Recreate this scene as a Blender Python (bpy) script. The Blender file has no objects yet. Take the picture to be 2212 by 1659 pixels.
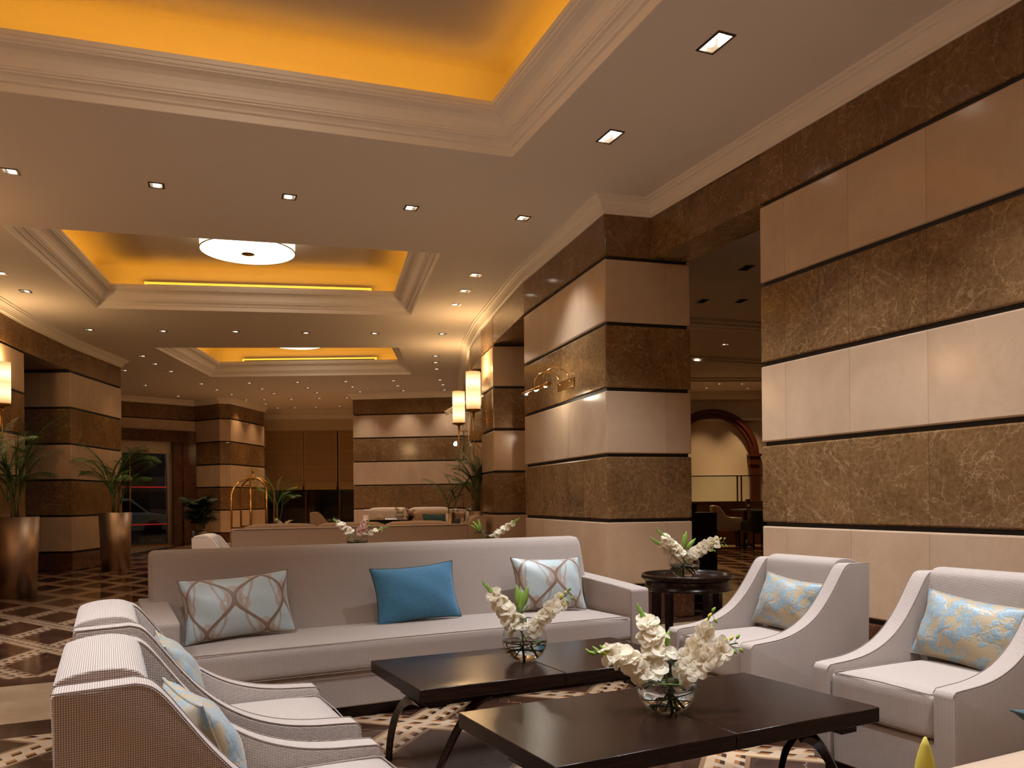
import bpy, bmesh, math, random
from mathutils import Vector, Matrix, Euler
from mathutils.geometry import tessellate_polygon
random.seed(7)
S = bpy.context.scene
C = S.collection
PI = math.pi
R = math.radians
# ------------------------------------------------------------------ camera
H = 4.10
cd = bpy.data.cameras.new('camera')
cam = bpy.data.objects.new('camera', cd); C.objects.link(cam)
cd.sensor_width = 36.0; cd.lens = 1760 / 2212 * 36; cd.shift_y = 249.5 / 2212
cd.clip_start = 0.05; cd.clip_end = 200
cam.location = (0, 0, 1.19)
cam.rotation_euler = (Matrix.Rotation(PI / 2, 4, 'X') @ Matrix.Rotation(-0.010, 4, 'Z')).to_euler()
S.camera = cam
# ------------------------------------------------------------------ world / exposure
w = bpy.data.worlds.new('night'); S.world = w; w.use_nodes = True
w.node_tree.nodes['Background'].inputs[0].default_value = (.25, .34, .55, 1)
w.node_tree.nodes['Background'].inputs[1].default_value = .035
S.view_settings.view_transform = 'Standard'; S.view_settings.look = 'None'
S.view_settings.gamma = 1.0; S.view_settings.use_curve_mapping = False
S.view_settings.exposure = 0.5
S.cycles.max_bounces = 10; S.cycles.diffuse_bounces = 5; S.cycles.glossy_bounces = 4
S.cycles.transmission_bounces = 10; S.cycles.transparent_max_bounces = 12
S.cycles.sample_clamp_indirect = 6.0; S.cycles.caustics_reflective = False; S.cycles.caustics_refractive = False
# light powers
P_SPOT = 150.0; P_SPOT_FAR = 24.0; K_DRUM = 3.6; K_STRIP = 12.0; K_SCONCE = 4.2
COL_COOL = (.94, .95, 1.0); COL_WARM = (1.0, .64, .33); COL_STRIP = (1.0, .48, .025)
# ------------------------------------------------------------------ node helper
class E:
    nt = None
    def __init__(s, k): s.k = k
    def _m(s, op, *a):
        n = E.nt.nodes.new('ShaderNodeMath'); n.operation = op
        for i, v in enumerate((s,) + a):
            v = v.k if isinstance(v, E) else v
            if isinstance(v, (int, float)): n.inputs[i].default_value = v
            else: E.nt.links.new(v, n.inputs[i])
        return E(n.outputs[0])
    def __add__(s, o): return s._m('ADD', o)
    def __radd__(s, o): return s._m('ADD', o)
    def __sub__(s, o): return s._m('SUBTRACT', o)
    def __rsub__(s, o): return E(o)._m('SUBTRACT', s) if not isinstance(o, E) else o._m('SUBTRACT', s)
    def __mul__(s, o): return s._m('MULTIPLY', o)
    def __rmul__(s, o): return s._m('MULTIPLY', o)
    def __truediv__(s, o): return s._m('DIVIDE', o)
    def lt(s, o): return s._m('LESS_THAN', o)
    def gt(s, o): return s._m('GREATER_THAN', o)
    def fract(s): return s._m('FRACT')
    def floor(s): return s._m('FLOOR')
    def abs(s): return s._m('ABSOLUTE')
    def sin(s): return s._m('SINE')
    def cos(s): return s._m('COSINE')
    def min(s, o): return s._m('MINIMUM', o)
    def max(s, o): return s._m('MAXIMUM', o)
    def pow(s, o): return s._m('POWER', o)
    def sqrt(s): return s._m('SQRT')
    def clamp(s): return s.min(1.0).max(0.0)
    def smooth(s, a, b): # 0 at a, 1 at b
        return ((s - a) * (1.0 / (b - a))).clamp()
def node(t, **kw):
    n = E.nt.nodes.new(t)
    for k, v in kw.items():
        if k.startswith('i_'):
            k = k[2:]; k = int(k) if k.isdigit() else k.replace('_', ' ')
            v = v.k if isinstance(v, E) else v
            if hasattr(v, 'is_linked') or isinstance(v, bpy.types.NodeSocket): E.nt.links.new(v, n.inputs[k])
            else: n.inputs[k].default_value = v
        else: setattr(n, k, v)
    return n
def mix(f, a, b):
    n = E.nt.nodes.new('ShaderNodeMix'); n.data_type = 'RGBA'
    for i, v in ((0, f), (6, a), (7, b)):
        v = v.k if isinstance(v, E) else v
        if isinstance(v, bpy.types.NodeSocket): E.nt.links.new(v, n.inputs[i])
        elif isinstance(v, (int, float)): n.inputs[i].default_value = v
        else: n.inputs[i].default_value = tuple(v) + ((1,) if len(v) == 3 else ())
    return n.outputs[2]
def xyz(kind='Object'):
    tc = node('ShaderNodeTexCoord'); s = node('ShaderNodeSeparateXYZ', i_0=tc.outputs[kind])
    return E(s.outputs[0]), E(s.outputs[1]), E(s.outputs[2]), tc
def comb(x, y, z=0.0):
    return node('ShaderNodeCombineXYZ', i_0=x, i_1=y, i_2=z).outputs[0]
def noise(vec, scale, detail=4, rough=.55, dist=0.0):
    return E(node('ShaderNodeTexNoise', i_Vector=vec, i_Scale=scale, i_Detail=detail, i_Roughness=rough, i_Distortion=dist).outputs[0])
def vor(vec, scale, feature='DISTANCE_TO_EDGE', out=0):
    n = node('ShaderNodeTexVoronoi', i_Vector=vec, i_Scale=scale); n.feature = feature
    return E(n.outputs[out])
def mat(name, col=(.8, .8, .8), rough=.5, metal=0.0, spec=.5, emit=None, estr=0.0, fn=None, coat=0.0, sheen=0.0):
    m = bpy.data.materials.new(name); m.use_nodes = True
    nt = m.node_tree; b = nt.nodes['Principled BSDF']; E.nt = nt
    b.inputs['Base Color'].default_value = tuple(col) + (1,)
    b.inputs['Roughness'].default_value = rough; b.inputs['Metallic'].default_value = metal
    b.inputs['Specular IOR Level'].default_value = spec
    b.inputs['Coat Weight'].default_value = coat; b.inputs['Coat Roughness'].default_value = .05
    b.inputs['Sheen Weight'].default_value = sheen
    if emit: b.inputs['Emission Color'].default_value = tuple(emit) + (1,); b.inputs['Emission Strength'].default_value = estr
    if fn: fn(b, nt)
    return m
def setcol(b, s): E.nt.links.new(s.k if isinstance(s, E) else s, b.inputs['Base Color'])
def setin(b, k, s): E.nt.links.new(s.k if isinstance(s, E) else s, b.inputs[k])
def bump(b, h, dist=.002, strength=.5):
    n = node('ShaderNodeBump', i_Height=h, i_Distance=dist, i_Strength=strength)
    E.nt.links.new(n.outputs[0], b.inputs['Normal'])
def slabs(tc, w=.64):
    """UV in metres -> joint mask, random per slab"""
    s = node('ShaderNodeSeparateXYZ', i_0=tc.outputs['UV']); u = E(s.outputs[0]); v = E(s.outputs[1])
    f = (u / w).fract(); joint = (f * w).min((1.0 - f) * w).lt(.0022)
    cell = node('ShaderNodeTexWhiteNoise', i_Vector=comb((u / w).floor(), ((v - .333) / .64).floor()))
    return joint, E(cell.outputs[0]), cell.outputs[1]
def light_marble(b, nt):
    x, y, z, tc = xyz(); joint, rnd, rv = slabs(tc)
    off = node('ShaderNodeVectorMath', operation='MULTIPLY_ADD', i_0=rv, i_1=(7, 7, 7), i_2=tc.outputs['Object'])
    v = off.outputs[0]
    n1 = noise(v, 1.6, 6, .6, .6); n2 = noise(v, 11, 5, .6, .5)
    vein = 1.0 - (noise(v, 2.3, 6, .55, 1.2) - .5).abs().smooth(0, .012)
    c = mix(n1.smooth(.3, .7), (.48, .335, .215), (.585, .43, .295))
    c = mix(n2.smooth(.45, .75) * .35, c, (.50, .36, .24))
    c = mix(vein * .22, c, (.42, .28, .17))
    c = mix(rnd * .22, c, (.52, .41, .30))
    c = mix(joint * .55, c, (.22, .14, .09)); setcol(b, c)
    b.inputs['Roughness'].default_value = .16
def dark_marble(scale=1.0, base=((.088, .043, .015), (.215, .115, .042)), veincol=(.50, .33, .17), joints=True):
    def fn(b, nt):
        x, y, z, tc = xyz()
        if joints:
            joint, rnd, rv = slabs(tc)
            v = node('ShaderNodeVectorMath', operation='MULTIPLY_ADD', i_0=rv, i_1=(5, 5, 5), i_2=tc.outputs['Object']).outputs[0]
        else: v = tc.outputs['Object']
        nz = node('ShaderNodeTexNoise', i_Vector=v, i_Scale=3.0 * scale, i_Detail=4.0)
        w_ = node('ShaderNodeVectorMath', operation='MULTIPLY_ADD', i_0=nz.outputs[1], i_1=(.5, .5, .5), i_2=v).outputs[0]
        a = 1.0 - vor(w_, 5 * scale).smooth(0, .022)
        a2 = 1.0 - vor(w_, 14 * scale).smooth(0, .03)
        a3 = 1.0 - (noise(v, 2.1 * scale, 7, .6, 1.6) - .5).abs().smooth(0, .010)
        m1 = noise(v, 3 * scale, 5, .6).smooth(.40, .68); cl = noise(v, 1.4 * scale, 6, .65, .8).smooth(.3, .72)
        fine = noise(v, 30 * scale, 5, .7).smooth(.35, .75)
        c = mix(cl, base[0], base[1])
        c = mix(fine * .35, c, veincol)
        c = mix((a * m1 * .60 + a2 * .26 * m1 + a3 * .55).clamp(), c, veincol)
        if joints: c = mix(joint * .6, c, (.05, .02, .01)); c = mix(rnd * .25, c, base[0])
        setcol(b, c); b.inputs['Roughness'].default_value = .13
    return fn
def weave(k=2 * PI / .0062, light=(.64, .595, .56), dark=(.19, .13, .088), contrast=1.0):
    def fn(b, nt):
        x, y, z, tc = xyz(); ns = node('ShaderNodeSeparateXYZ', i_0=tc.outputs['Normal'])
        nx, ny, nz = E(ns.outputs[0]).abs(), E(ns.outputs[1]).abs(), E(ns.outputs[2]).abs()
        top = nz.gt(nx.max(ny)); side = nx.gt(ny)
        p = x * (1.0 - side * (1.0 - top)) + y * (side * (1.0 - top))
        q = z * (1.0 - top) + y * top
        s = ((p + q) * (k / 1.414)).sin() * ((p - q) * (k / 1.414)).sin()
        t = s.smooth(-.35, .55); n = noise(tc.outputs['Object'], 160, 2)
        c = mix(t, dark, light); c = mix(n * .25, c, (.5, .4, .35)); setcol(b, c)
        bump(b, s, .0012, .5)
    return fn
def scroll_fabric(b, nt):
    tc = node('ShaderNodeTexCoord'); s = node('ShaderNodeSeparateXYZ', i_0=tc.outputs['UV'])
    u = E(s.outputs[0]) * 2.6 + .25; v = E(s.outputs[1]) * 1.25 + .30
    def og(k, w_, ph=0.0):
        o = ((v * (2 * PI) + ph).cos() + 1.0) * .25 * k + .25 * (1 - k)
        return ((u - o + .5).fract() - .5).abs().lt(w_).max(((u + o + .5).fract() - .5).abs().lt(w_))
    ln = og(1.0, .042)
    pale = og(.62, .030).max(og(.35, .022, 1.3))
    def fleur(du, dv):
        cu = (u + du).fract() - .5; cv = ((v + dv).fract() - .5) * 1.25; au = cu.abs()
        def disc(x0, y0, r_): return ((au - x0)._m('POWER', 2.0) + (cv - y0)._m('POWER', 2.0)).sqrt().lt(r_)
        ring = ((((au - .15)._m('POWER', 2.0) + (cv + .10)._m('POWER', 2.0)).sqrt()) - .085).abs().lt(.028)
        return disc(0, .14, .115).max(disc(.07, .02, .10)).max(disc(.0, -.09, .06)).max(ring)
    mo = fleur(.0, .5).max(fleur(.5, .0)); n = noise(tc.outputs['Object'], 300, 2)
    c = mix(mo * .85, (.45, .56, .59), (.44, .36, .32)); c = mix(pale * .75, c, (.36, .27, .21))
    c = mix(ln, c, (.20, .13, .085)); c = mix(n * .15, c, (.4, .35, .3)); setcol(b, c)
    b.inputs['Roughness'].default_value = .40
def floral_fabric(b, nt):
    x, y, z, tc = xyz()
    nz = node('ShaderNodeTexNoise', i_Vector=tc.outputs['Object'], i_Scale=22.0, i_Detail=3.0)
    w_ = node('ShaderNodeVectorMath', operation='MULTIPLY_ADD', i_0=nz.outputs[1], i_1=(.07, .07, .07), i_2=tc.outputs['Object']).outputs[0]
    big = noise(w_, 12.5, 3, .55).smooth(.45, .475)
    cells = vor(w_, 26, 'F1').smooth(.72, .55)
    veins = 1.0 - vor(w_, 46).smooth(0, .09)
    leaf = big * (cells.max(.0)); n = noise(tc.outputs['Object'], 240, 2)
    c = mix(n * .4, (.42, .345, .22), (.27, .21, .125))
    c = mix(leaf * .95, c, (.20, .31, .38)); c = mix(veins * leaf * .6, c, (.38, .47, .52)); setcol(b, c)
    b.inputs['Roughness'].default_value = .38; bump(b, leaf, .003, .35)
def teal_fabric(col, col2):
    def fn(b, nt):
        x, y, z, tc = xyz(); n = noise(tc.outputs['Object'], 220, 3, .7)
        m = node('ShaderNodeMapping', i_Vector=tc.outputs['Object'], i_Scale=(40, 40, 500)); n2 = noise(m.outputs[0], 1.2, 2)
        setcol(b, mix((n * .6 + n2 * .5).smooth(.35, .75), col, col2)); bump(b, n, .001, .4)
    return fn
def dark_wood(b, nt):
    x, y, z, tc = xyz(); m = node('ShaderNodeMapping', i_Vector=tc.outputs['Object'], i_Scale=(2, 26, 26))
    n = noise(m.outputs[0], 3, 5, .6, .4); setcol(b, mix(n.smooth(.35, .7), (.007, .003, .002), (.022, .009, .005)))
    b.inputs['Roughness'].default_value = .24; b.inputs['Specular IOR Level'].default_value = .24
def brushed(b, nt):
    tc = node('ShaderNodeTexCoord'); m = node('ShaderNodeMapping', i_Vector=tc.outputs['Object'], i_Scale=(30, 30, .4))
    n = noise(m.outputs[0], 2.5, 4, .6); setcol(b, mix(n, (.30, .20, .135), (.62, .46, .34)))
    setin(b, 'Roughness', n * .15 + .36)
def floor_fn(b, nt):
    x, y, z, tc = xyz('Object'); P = tc.outputs['Object']
    a = R(26.5); ca, sa = math.cos(a), math.sin(a)
    s = x * ca + y * sa; t = y * ca - x * sa         # s across the hall, t into the hall
    def lattice(hd, per, off1, off2, bw):
        """rhombic lattice: band lines at +-hd from the t axis; returns band mask, block shade"""
        c1, s1 = math.cos(hd), math.sin(hd)
        p = s * c1 + t * s1 + off1; q = s * c1 - t * s1 + off2
        al = t * c1 - s * s1; bl = t * c1 + s * s1       # along the bands
        fp = (p / per).fract() * per; fq = (q / per).fract() * per
        m1 = fp.lt(bw); m2 = fq.lt(bw); band = m1.max(m2)
        edge = fp.gt(bw) * fp.lt(bw + .022) + fq.gt(bw) * fq.lt(bw + .022) + fp.gt(per - .022) + fq.gt(per - .022)
        def blocks(along, across):
            cell = ((along + across * .6) / .105).fract(); row = (across / (bw * .5)).fract(); rr = (across / (bw * .5)).floor() * .5
            cell = ((along + across * .55) / .105 + rr).fract()
            dark = cell.lt(.52) * row.gt(.74); warm = cell.lt(.52) * row.gt(.46) * row.lt(.74); grey = cell.gt(.52) * row.gt(.5)
            return dark, warm, grey
        d1, w1, g1 = blocks(al, fp); d2, w2, g2 = blocks(bl, fq)
        inv = 1.0 - m1
        return band, edge.clamp(), d1 * m1 + d2 * m2 * inv, w1 * m1 + w2 * m2 * inv, g1 * m1 + g2 * m2 * inv
    # marble of the fields
    nz = node('ShaderNodeTexNoise', i_Vector=P, i_Scale=2.2, i_Detail=4.0)
    wv = node('ShaderNodeVectorMath', operation='MULTIPLY_ADD', i_0=nz.outputs[1], i_1=(.6, .6, .6), i_2=P).outputs[0]
    v1 = (1.0 - vor(wv, 3.2).smooth(0, .018)) * noise(P, 2, 4).smooth(.45, .65)
    cl = noise(P, 1.6, 6, .65, .6).smooth(.35, .7)
    darkm = mix(cl, (.030, .013, .009), (.085, .040, .022)); darkm = mix((v1 * .7).clamp(), darkm, (.42, .30, .20))
    beige = mix(noise(P, 3, 5, .6).smooth(.35, .7), (.44, .30, .18), (.56, .41, .26))
    cols = []
    for hd, per, o1, o2, bw in ((R(45), .80, .10, .35, .17), (R(26.5), .62, .12, .2, .15)):
        band, edge, dk, wm, gr = lattice(hd, per, o1, o2, bw)
        c = mix(edge * .9, darkm, (.26, .15, .08))
        bc = mix(gr.clamp() * .35, beige, (.40, .34, .30)); bc = mix(wm.clamp(), bc, (.30, .13, .05)); bc = mix(dk.clamp(), bc, (.035, .018, .012))
        cols.append(mix(band, c, bc))
    ti = t
    c = mix(ti.gt(6.25), cols[0], cols[1])
    strip = ti.gt(5.18) * ti.lt(6.25); border = (ti.gt(4.86) * ti.lt(5.18)).max(ti.gt(6.25) * ti.lt(6.50))
    c = mix(border, c, mix(cl, (.05, .024, .014), (.12, .062, .035)))
    c = mix(strip, c, beige)
    # plain beige aprons near the entrance and along the left
    ap = (y.gt(19.3)).max((x + y * .11).lt(-6.75) * y.gt(9.0))
    c = mix(ap, c, beige); bo = (y.gt(18.8) * y.lt(19.3)).max((x + y * .11 + 6.75).abs().lt(.16) * y.gt(9.0))
    c = mix(bo, c, (.05, .024, .014))
    jt = ((s / .6).fract() * .6).lt(.003).max(((t / .6).fract() * .6).lt(.003)); c = mix(jt * .3 * ap.max(strip), c, (.2, .12, .07))
    setcol(b, c); b.inputs['Roughness'].default_value = .085
    b.inputs['Specular IOR Level'].default_value = .6
M = dict(
    lightm=mat('cream_marble', fn=light_marble), darkm=mat('brown_marble', fn=dark_marble()),
    redm=mat('red_brown_marble', fn=dark_marble(1.3, ((.035, .010, .005), (.085, .026, .012)), (.25, .12, .06), False)),
    black=mat('black_groove', (.006, .004, .004), .6),
    paint=mat('ceiling_paint', (.76, .70, .64), .75, spec=.2), trimp=mat('moulding_paint', (.86, .80, .72), .55, spec=.3),
    traypaint=mat('dimmed_tray_paint', (.50, .42, .33), .8, spec=.1),  # tray colour darkened so the cove glow fades faster across it
    cream=mat('cream_wall', (.66, .55, .40), .7), floor=mat('inlaid_floor', fn=floor_fn),
    fabric=mat('basket_weave', rough=.85, fn=weave(), sheen=.25), piping=mat('dark_piping', (.24, .18, .15), .9),
    beigefab=mat('beige_upholstery', rough=.9, fn=weave(2 * PI / .009, (.62, .46, .32), (.36, .24, .15)), sheen=.2),
    scroll=mat('scroll_damask', fn=scroll_fabric, sheen=.3), floral=mat('floral_brocade', fn=floral_fabric, sheen=.2),
    blue=mat('blue_linen', rough=.85, fn=teal_fabric((.024, .12, .24), (.075, .28, .47)), sheen=.3),
    teal=mat('teal_linen', rough=.85, fn=teal_fabric((.018, .055, .062), (.04, .10, .11)), sheen=.2),
    wood=mat('espresso_wood', fn=dark_wood), brass=mat('polished_brass', (.83, .50, .16), .16, 1.0),
    brassd=mat('aged_brass', (.42, .24, .08), .3, 1.0), bronze=mat('brushed_bronze', metal=1.0, fn=brushed),
    glass=mat('clear_glass', (1, 1, 1), 0.0), water=mat('water', (.9, .97, .92), 0.0),
    steel=mat('dark_trim_metal', (.10, .075, .055), .35, .8), reflector=mat('reflector', (.26, .22, .18), .25, .85),
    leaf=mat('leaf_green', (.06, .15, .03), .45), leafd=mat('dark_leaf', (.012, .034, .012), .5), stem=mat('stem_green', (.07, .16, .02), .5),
    palmtrunk=mat('palm_cane', (.13, .14, .045), .6), 
    bud=mat('green_bud', (.20, .34, .05), .5), budy=mat('yellow_bud', (.62, .55, .08), .6), soil=mat('soil', (.03, .02, .012), .9),
    lampglass=mat('lamp_disc', (1, 1, 1), .5, emit=(1, .93, .82), estr=10.0),
    blind=mat('blind_fabric', (.40, .27, .16), .9), blindl=mat('blind_hem', (.45, .33, .17), .9), gold=mat('gold_tape', (.50, .34, .13), .7),
    white=mat('white_plastic', (.7, .66, .6), .4), red=mat('glowing_red_tape', (.5, .02, .03), .5, emit=(.5, .02, .03), estr=.15),  # the red tape is given a slight glow of its own
    car=mat('car_silver', (.42, .48, .50), .25, .3), carw=mat('car_white', (.75, .78, .78), .25), carglass=mat('car_glass', (.01, .012, .015), .05),
    rubber=mat('rubber', (.01, .01, .01), .8), asphalt=mat('asphalt', (.03, .032, .036), .5), night=mat('night_wall', (.012, .012, .016), .8),
    redwood=mat('red_wood', (.09, .022, .010), .35), greenm=mat('green_leather', (.03, .035, .022), .4), paper=mat('paper', (.75, .7, .62), .8),
)
for k, ior, tint in (('glass', 1.45, (1, 1, 1, 1)), ('water', 1.33, (.985, .995, .99, 1))):
    nt = M[k].node_tree; nt.nodes.clear(); o = nt.nodes.new('ShaderNodeOutputMaterial'); g = nt.nodes.new('ShaderNodeBsdfGlass')
    g.inputs['IOR'].default_value = ior; g.inputs['Roughness'].default_value = 0; g.inputs['Color'].default_value = tint
    nt.links.new(g.outputs[0], o.inputs[0])
def thin_glass(name, refl=.10, tint=(.9, .95, .93, 1)):
    m = bpy.data.materials.new(name); m.use_nodes = True; nt = m.node_tree; nt.nodes.clear()
    o = nt.nodes.new('ShaderNodeOutputMaterial'); t = nt.nodes.new('ShaderNodeBsdfTransparent'); g = nt.nodes.new('ShaderNodeBsdfGlossy')
    t.inputs[0].default_value = tint; g.inputs['Roughness'].default_value = .02
    x = nt.nodes.new('ShaderNodeMixShader'); f = nt.nodes.new('ShaderNodeLayerWeight'); f.inputs[0].default_value = .5; E.nt = nt
    k = E(f.outputs[1])._m('POWER', 4.0) * .75 + .045; nt.links.new(k.k, x.inputs[0]); nt.links.new(t.outputs[0], x.inputs[1]); nt.links.new(g.outputs[0], x.inputs[2]); nt.links.new(x.outputs[0], o.inputs[0])
    return m
M['pane'] = thin_glass('window_pane'); M['bowlg'] = thin_glass('bowl_glass', tint=(.98, .99, .985, 1))
def emis_mat(name, fn):
    m = bpy.data.materials.new(name); m.use_nodes = True; nt = m.node_tree; nt.nodes.clear(); E.nt = nt
    o = nt.nodes.new('ShaderNodeOutputMaterial'); e = nt.nodes.new('ShaderNodeEmission'); nt.links.new(e.outputs[0], o.inputs[0]); fn(e, nt); return m
def f_drum(e, nt):
    e.inputs[0].default_value = (1, .88, .70, 1); e.inputs[1].default_value = K_DRUM
def f_strip(e, nt):
    e.inputs[0].default_value = COL_STRIP + (1,); e.inputs[1].default_value = K_STRIP
def f_sconce(e, nt):
    x, y, z, tc = xyz()
    g1 = (1.0 - (z - .16).abs() * 4.2).clamp(); g2 = (1.0 - (z - .43).abs() * 5.5).clamp()
    core = (g1.max(g2)); body = z.smooth(-.02, .30)
    u = x._m('ARCTAN2', y) * (14 / PI); v = z * 60
    pat = ((u + v * .5) * 1.0).fract().lt(.16).max(((u - v * .5)).fract().lt(.16))
    s = (core * .8 + body * .40 + .10); s = s * (1.0 - pat * (1.0 - core * .7) * .62)
    c = mix((core * .9 + body * .3).clamp(), (1.0, .40, .06), (1.0, .74, .38))
    nt.links.new(c, e.inputs[0]); nt.links.new((s * K_SCONCE * .35).k, e.inputs[1])
M['drum'] = emis_mat('lamp_shade_glow', f_drum); M['drumside'] = emis_mat('pleated_shade_glow', lambda e, nt: (setattr(e.inputs[0], 'default_value', (1, .84, .62, 1)), setattr(e.inputs[1], 'default_value', K_DRUM * .42))); M['strip'] = emis_mat('cove_strip', f_strip); M['sconce'] = emis_mat('glowing_glass', f_sconce)
for k, c_ in (('petal', (.90, .84, .70, 1)), ('petalp', (.80, .55, .50, 1))):
    m_ = bpy.data.materials.new({'petal': 'white_petal', 'petalp': 'blush_petal'}[k]); m_.use_nodes = True; nt = m_.node_tree; nt.nodes.clear()
    o_ = nt.nodes.new('ShaderNodeOutputMaterial'); d_ = nt.nodes.new('ShaderNodeBsdfDiffuse'); t_ = nt.nodes.new('ShaderNodeBsdfTranslucent'); x_ = nt.nodes.new('ShaderNodeMixShader')
    d_.inputs[0].default_value = c_; t_.inputs[0].default_value = c_; x_.inputs[0].default_value = .5
    nt.links.new(d_.outputs[0], x_.inputs[1]); nt.links.new(t_.outputs[0], x_.inputs[2]); nt.links.new(x_.outputs[0], o_.inputs[0]); M[k] = m_
# ------------------------------------------------------------------ mesh helpers
def T(loc=(0, 0, 0), rz=0, rx=0, ry=0, s=1): return Matrix.Translation(loc) @ Euler((rx, ry, rz), 'XYZ').to_matrix().to_4x4() @ Matrix.Scale(s, 4)
def box(bm, x0, x1, y0, y1, z0, z1, mi=0, m=None, bev=0.0, seg=2):
    vs = [bm.verts.new((x, y, z)) for x in (x0, x1) for y in (y0, y1) for z in (z0, z1)]
    q = [(0, 1, 3, 2), (4, 6, 7, 5), (0, 4, 5, 1), (2, 3, 7, 6), (0, 2, 6, 4), (1, 5, 7, 3)]
    fs = [bm.faces.new([vs[i] for i in f]) for f in q]
    if bev:
        es = list({e for f in fs for e in f.edges})
        r = bmesh.ops.bevel(bm, geom=es, offset=bev, segments=seg, profile=.6, affect='EDGES')
        fs = list({f for f in r['faces']} | {f for f in fs if f.is_valid}); vs = list({v for f in fs for v in f.verts})
    for f in fs: f.material_index = mi; f.smooth = bool(bev)
    if m is not None: bmesh.ops.transform(bm, matrix=m, verts=vs)
    return vs
def tube(bm, pts, r, n=8, mi=0, cap=True):
    """r: number or list"""
    pts = [Vector(p) for p in pts]; rr = r if isinstance(r, (list, tuple)) else [r] * len(pts); rings = []
    up = Vector((0, 0, 1)); d0 = (pts[1] - pts[0]).normalized()
    if abs(d0.dot(up)) > .95: up = Vector((1, 0, 0))
    a = d0.cross(up).normalized()
    for i, p in enumerate(pts):
        d = (pts[min(i + 1, len(pts) - 1)] - pts[max(i - 1, 0)]).normalized()
        a = (a - d * a.dot(d)).normalized(); bb = d.cross(a)
        rings.append([bm.verts.new(p + (a * math.cos(2 * PI * k / n) + bb * math.sin(2 * PI * k / n)) * rr[i]) for k in range(n)])
    for i in range(len(rings) - 1):
        for k in range(n):
            f = bm.faces.new((rings[i][k], rings[i][(k + 1) % n], rings[i + 1][(k + 1) % n], rings[i + 1][k])); f.smooth = True; f.material_index = mi
    if cap:
        for rg in (rings[0][::-1], rings[-1]):
            f = bm.faces.new(rg); f.material_index = mi
def lathe(bm, prof, n=32, mi=0, m=None, cap0=False, cap1=False):
    rings = []; allv = []
    for r, z in prof:
        if r < 1e-6: rg = [bm.verts.new((0, 0, z))]
        else: rg = [bm.verts.new((r * math.cos(2 * PI * k / n), r * math.sin(2 * PI * k / n), z)) for k in range(n)]
        rings.append(rg); allv += rg
    for a, b in zip(rings, rings[1:]):
        for k in range(n):
            k2 = (k + 1) % n
            if len(a) == 1 and len(b) == 1: continue
            if len(a) == 1: f = bm.faces.new((a[0], b[k], b[k2])) if True else None
            elif len(b) == 1: f = bm.faces.new((a[k], a[k2], b[0]))
            else: f = bm.faces.new((a[k], a[k2], b[k2], b[k]))
            f.smooth = True; f.material_index = mi
    if cap0 and len(rings[0]) > 1: bm.faces.new(rings[0][::-1]).material_index = mi
    if cap1 and len(rings[-1]) > 1: bm.faces.new(rings[-1]).material_index = mi
    if m is not None: bmesh.ops.transform(bm, matrix=m, verts=allv)
    return allv
def prism(bm, poly, z0, z1, mi=0, axis='z', u0=0.0, uv=None, m=None):
    """extrude polygon; axis z: poly in xy. axis x: poly is (y,z), z0..z1 along x. axis y: poly (x,z) along y"""
    P = {'z': lambda a, b, t: (a, b, t), 'x': lambda a, b, t: (t, a, b), 'y': lambda a, b, t: (a, t, b)}[axis]
    lo = [bm.verts.new(P(a, b, z0)) for a, b in poly]; hi = [bm.verts.new(P(a, b, z1)) for a, b in poly]
    fs = [bm.faces.new(lo[::-1]), bm.faces.new(hi)]; n = len(poly); acc = u0
    for i in range(n):
        j = (i + 1) % n; f = bm.faces.new((lo[i], lo[j], hi[j], hi[i])); fs.append(f)
        if uv:
            L = (Vector(poly[j]) - Vector(poly[i])).length
            for lp, c in zip(f.loops, ((acc, z0), (acc + L, z0), (acc + L, z1), (acc, z1))): lp[uv].uv = c
            acc += L
    if uv:
        for f in fs[:2]:
            for lp in f.loops: lp[uv].uv = (lp.vert.co.x, lp.vert.co.y)
    for f in fs: f.material_index = mi
    if m is not None: bmesh.ops.transform(bm, matrix=m, verts=lo + hi)
    return lo + hi
def inset(poly, d):
    """offset polygon (x,y) inward by d (negative: outward); works for both windings"""
    n = len(poly); A = sum(poly[i][0] * poly[(i + 1) % n][1] - poly[(i + 1) % n][0] * poly[i][1] for i in range(n)); sg = 1 if A > 0 else -1
    out = []
    for i in range(n):
        p0, p1, p2 = Vector(poly[i - 1]), Vector(poly[i]), Vector(poly[(i + 1) % n])
        d1 = (p1 - p0).normalized(); d2 = (p2 - p1).normalized(); n1 = Vector((-d1.y, d1.x)) * sg; n2 = Vector((-d2.y, d2.x)) * sg
        b = (n1 + n2); b = b / max(b.length_squared, 1e-6) * 2; out.append(tuple(p1 + b * d))
    return out
def fill(bm, loops, z, mi=0, flip=False):
    tr = tessellate_polygon([[Vector((x, y, 0)) for x, y in L] for L in loops]); flat = [p for L in loops for p in L]
    vs = [bm.verts.new((x, y, z)) for x, y in flat]
    for a, b, c in tr:
        try: f = bm.faces.new((vs[a], vs[b], vs[c]))
        except ValueError: continue
        f.normal_update(); f.material_index = mi
        if (f.normal.z > 0) == flip: f.normal_flip()
    return vs
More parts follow.
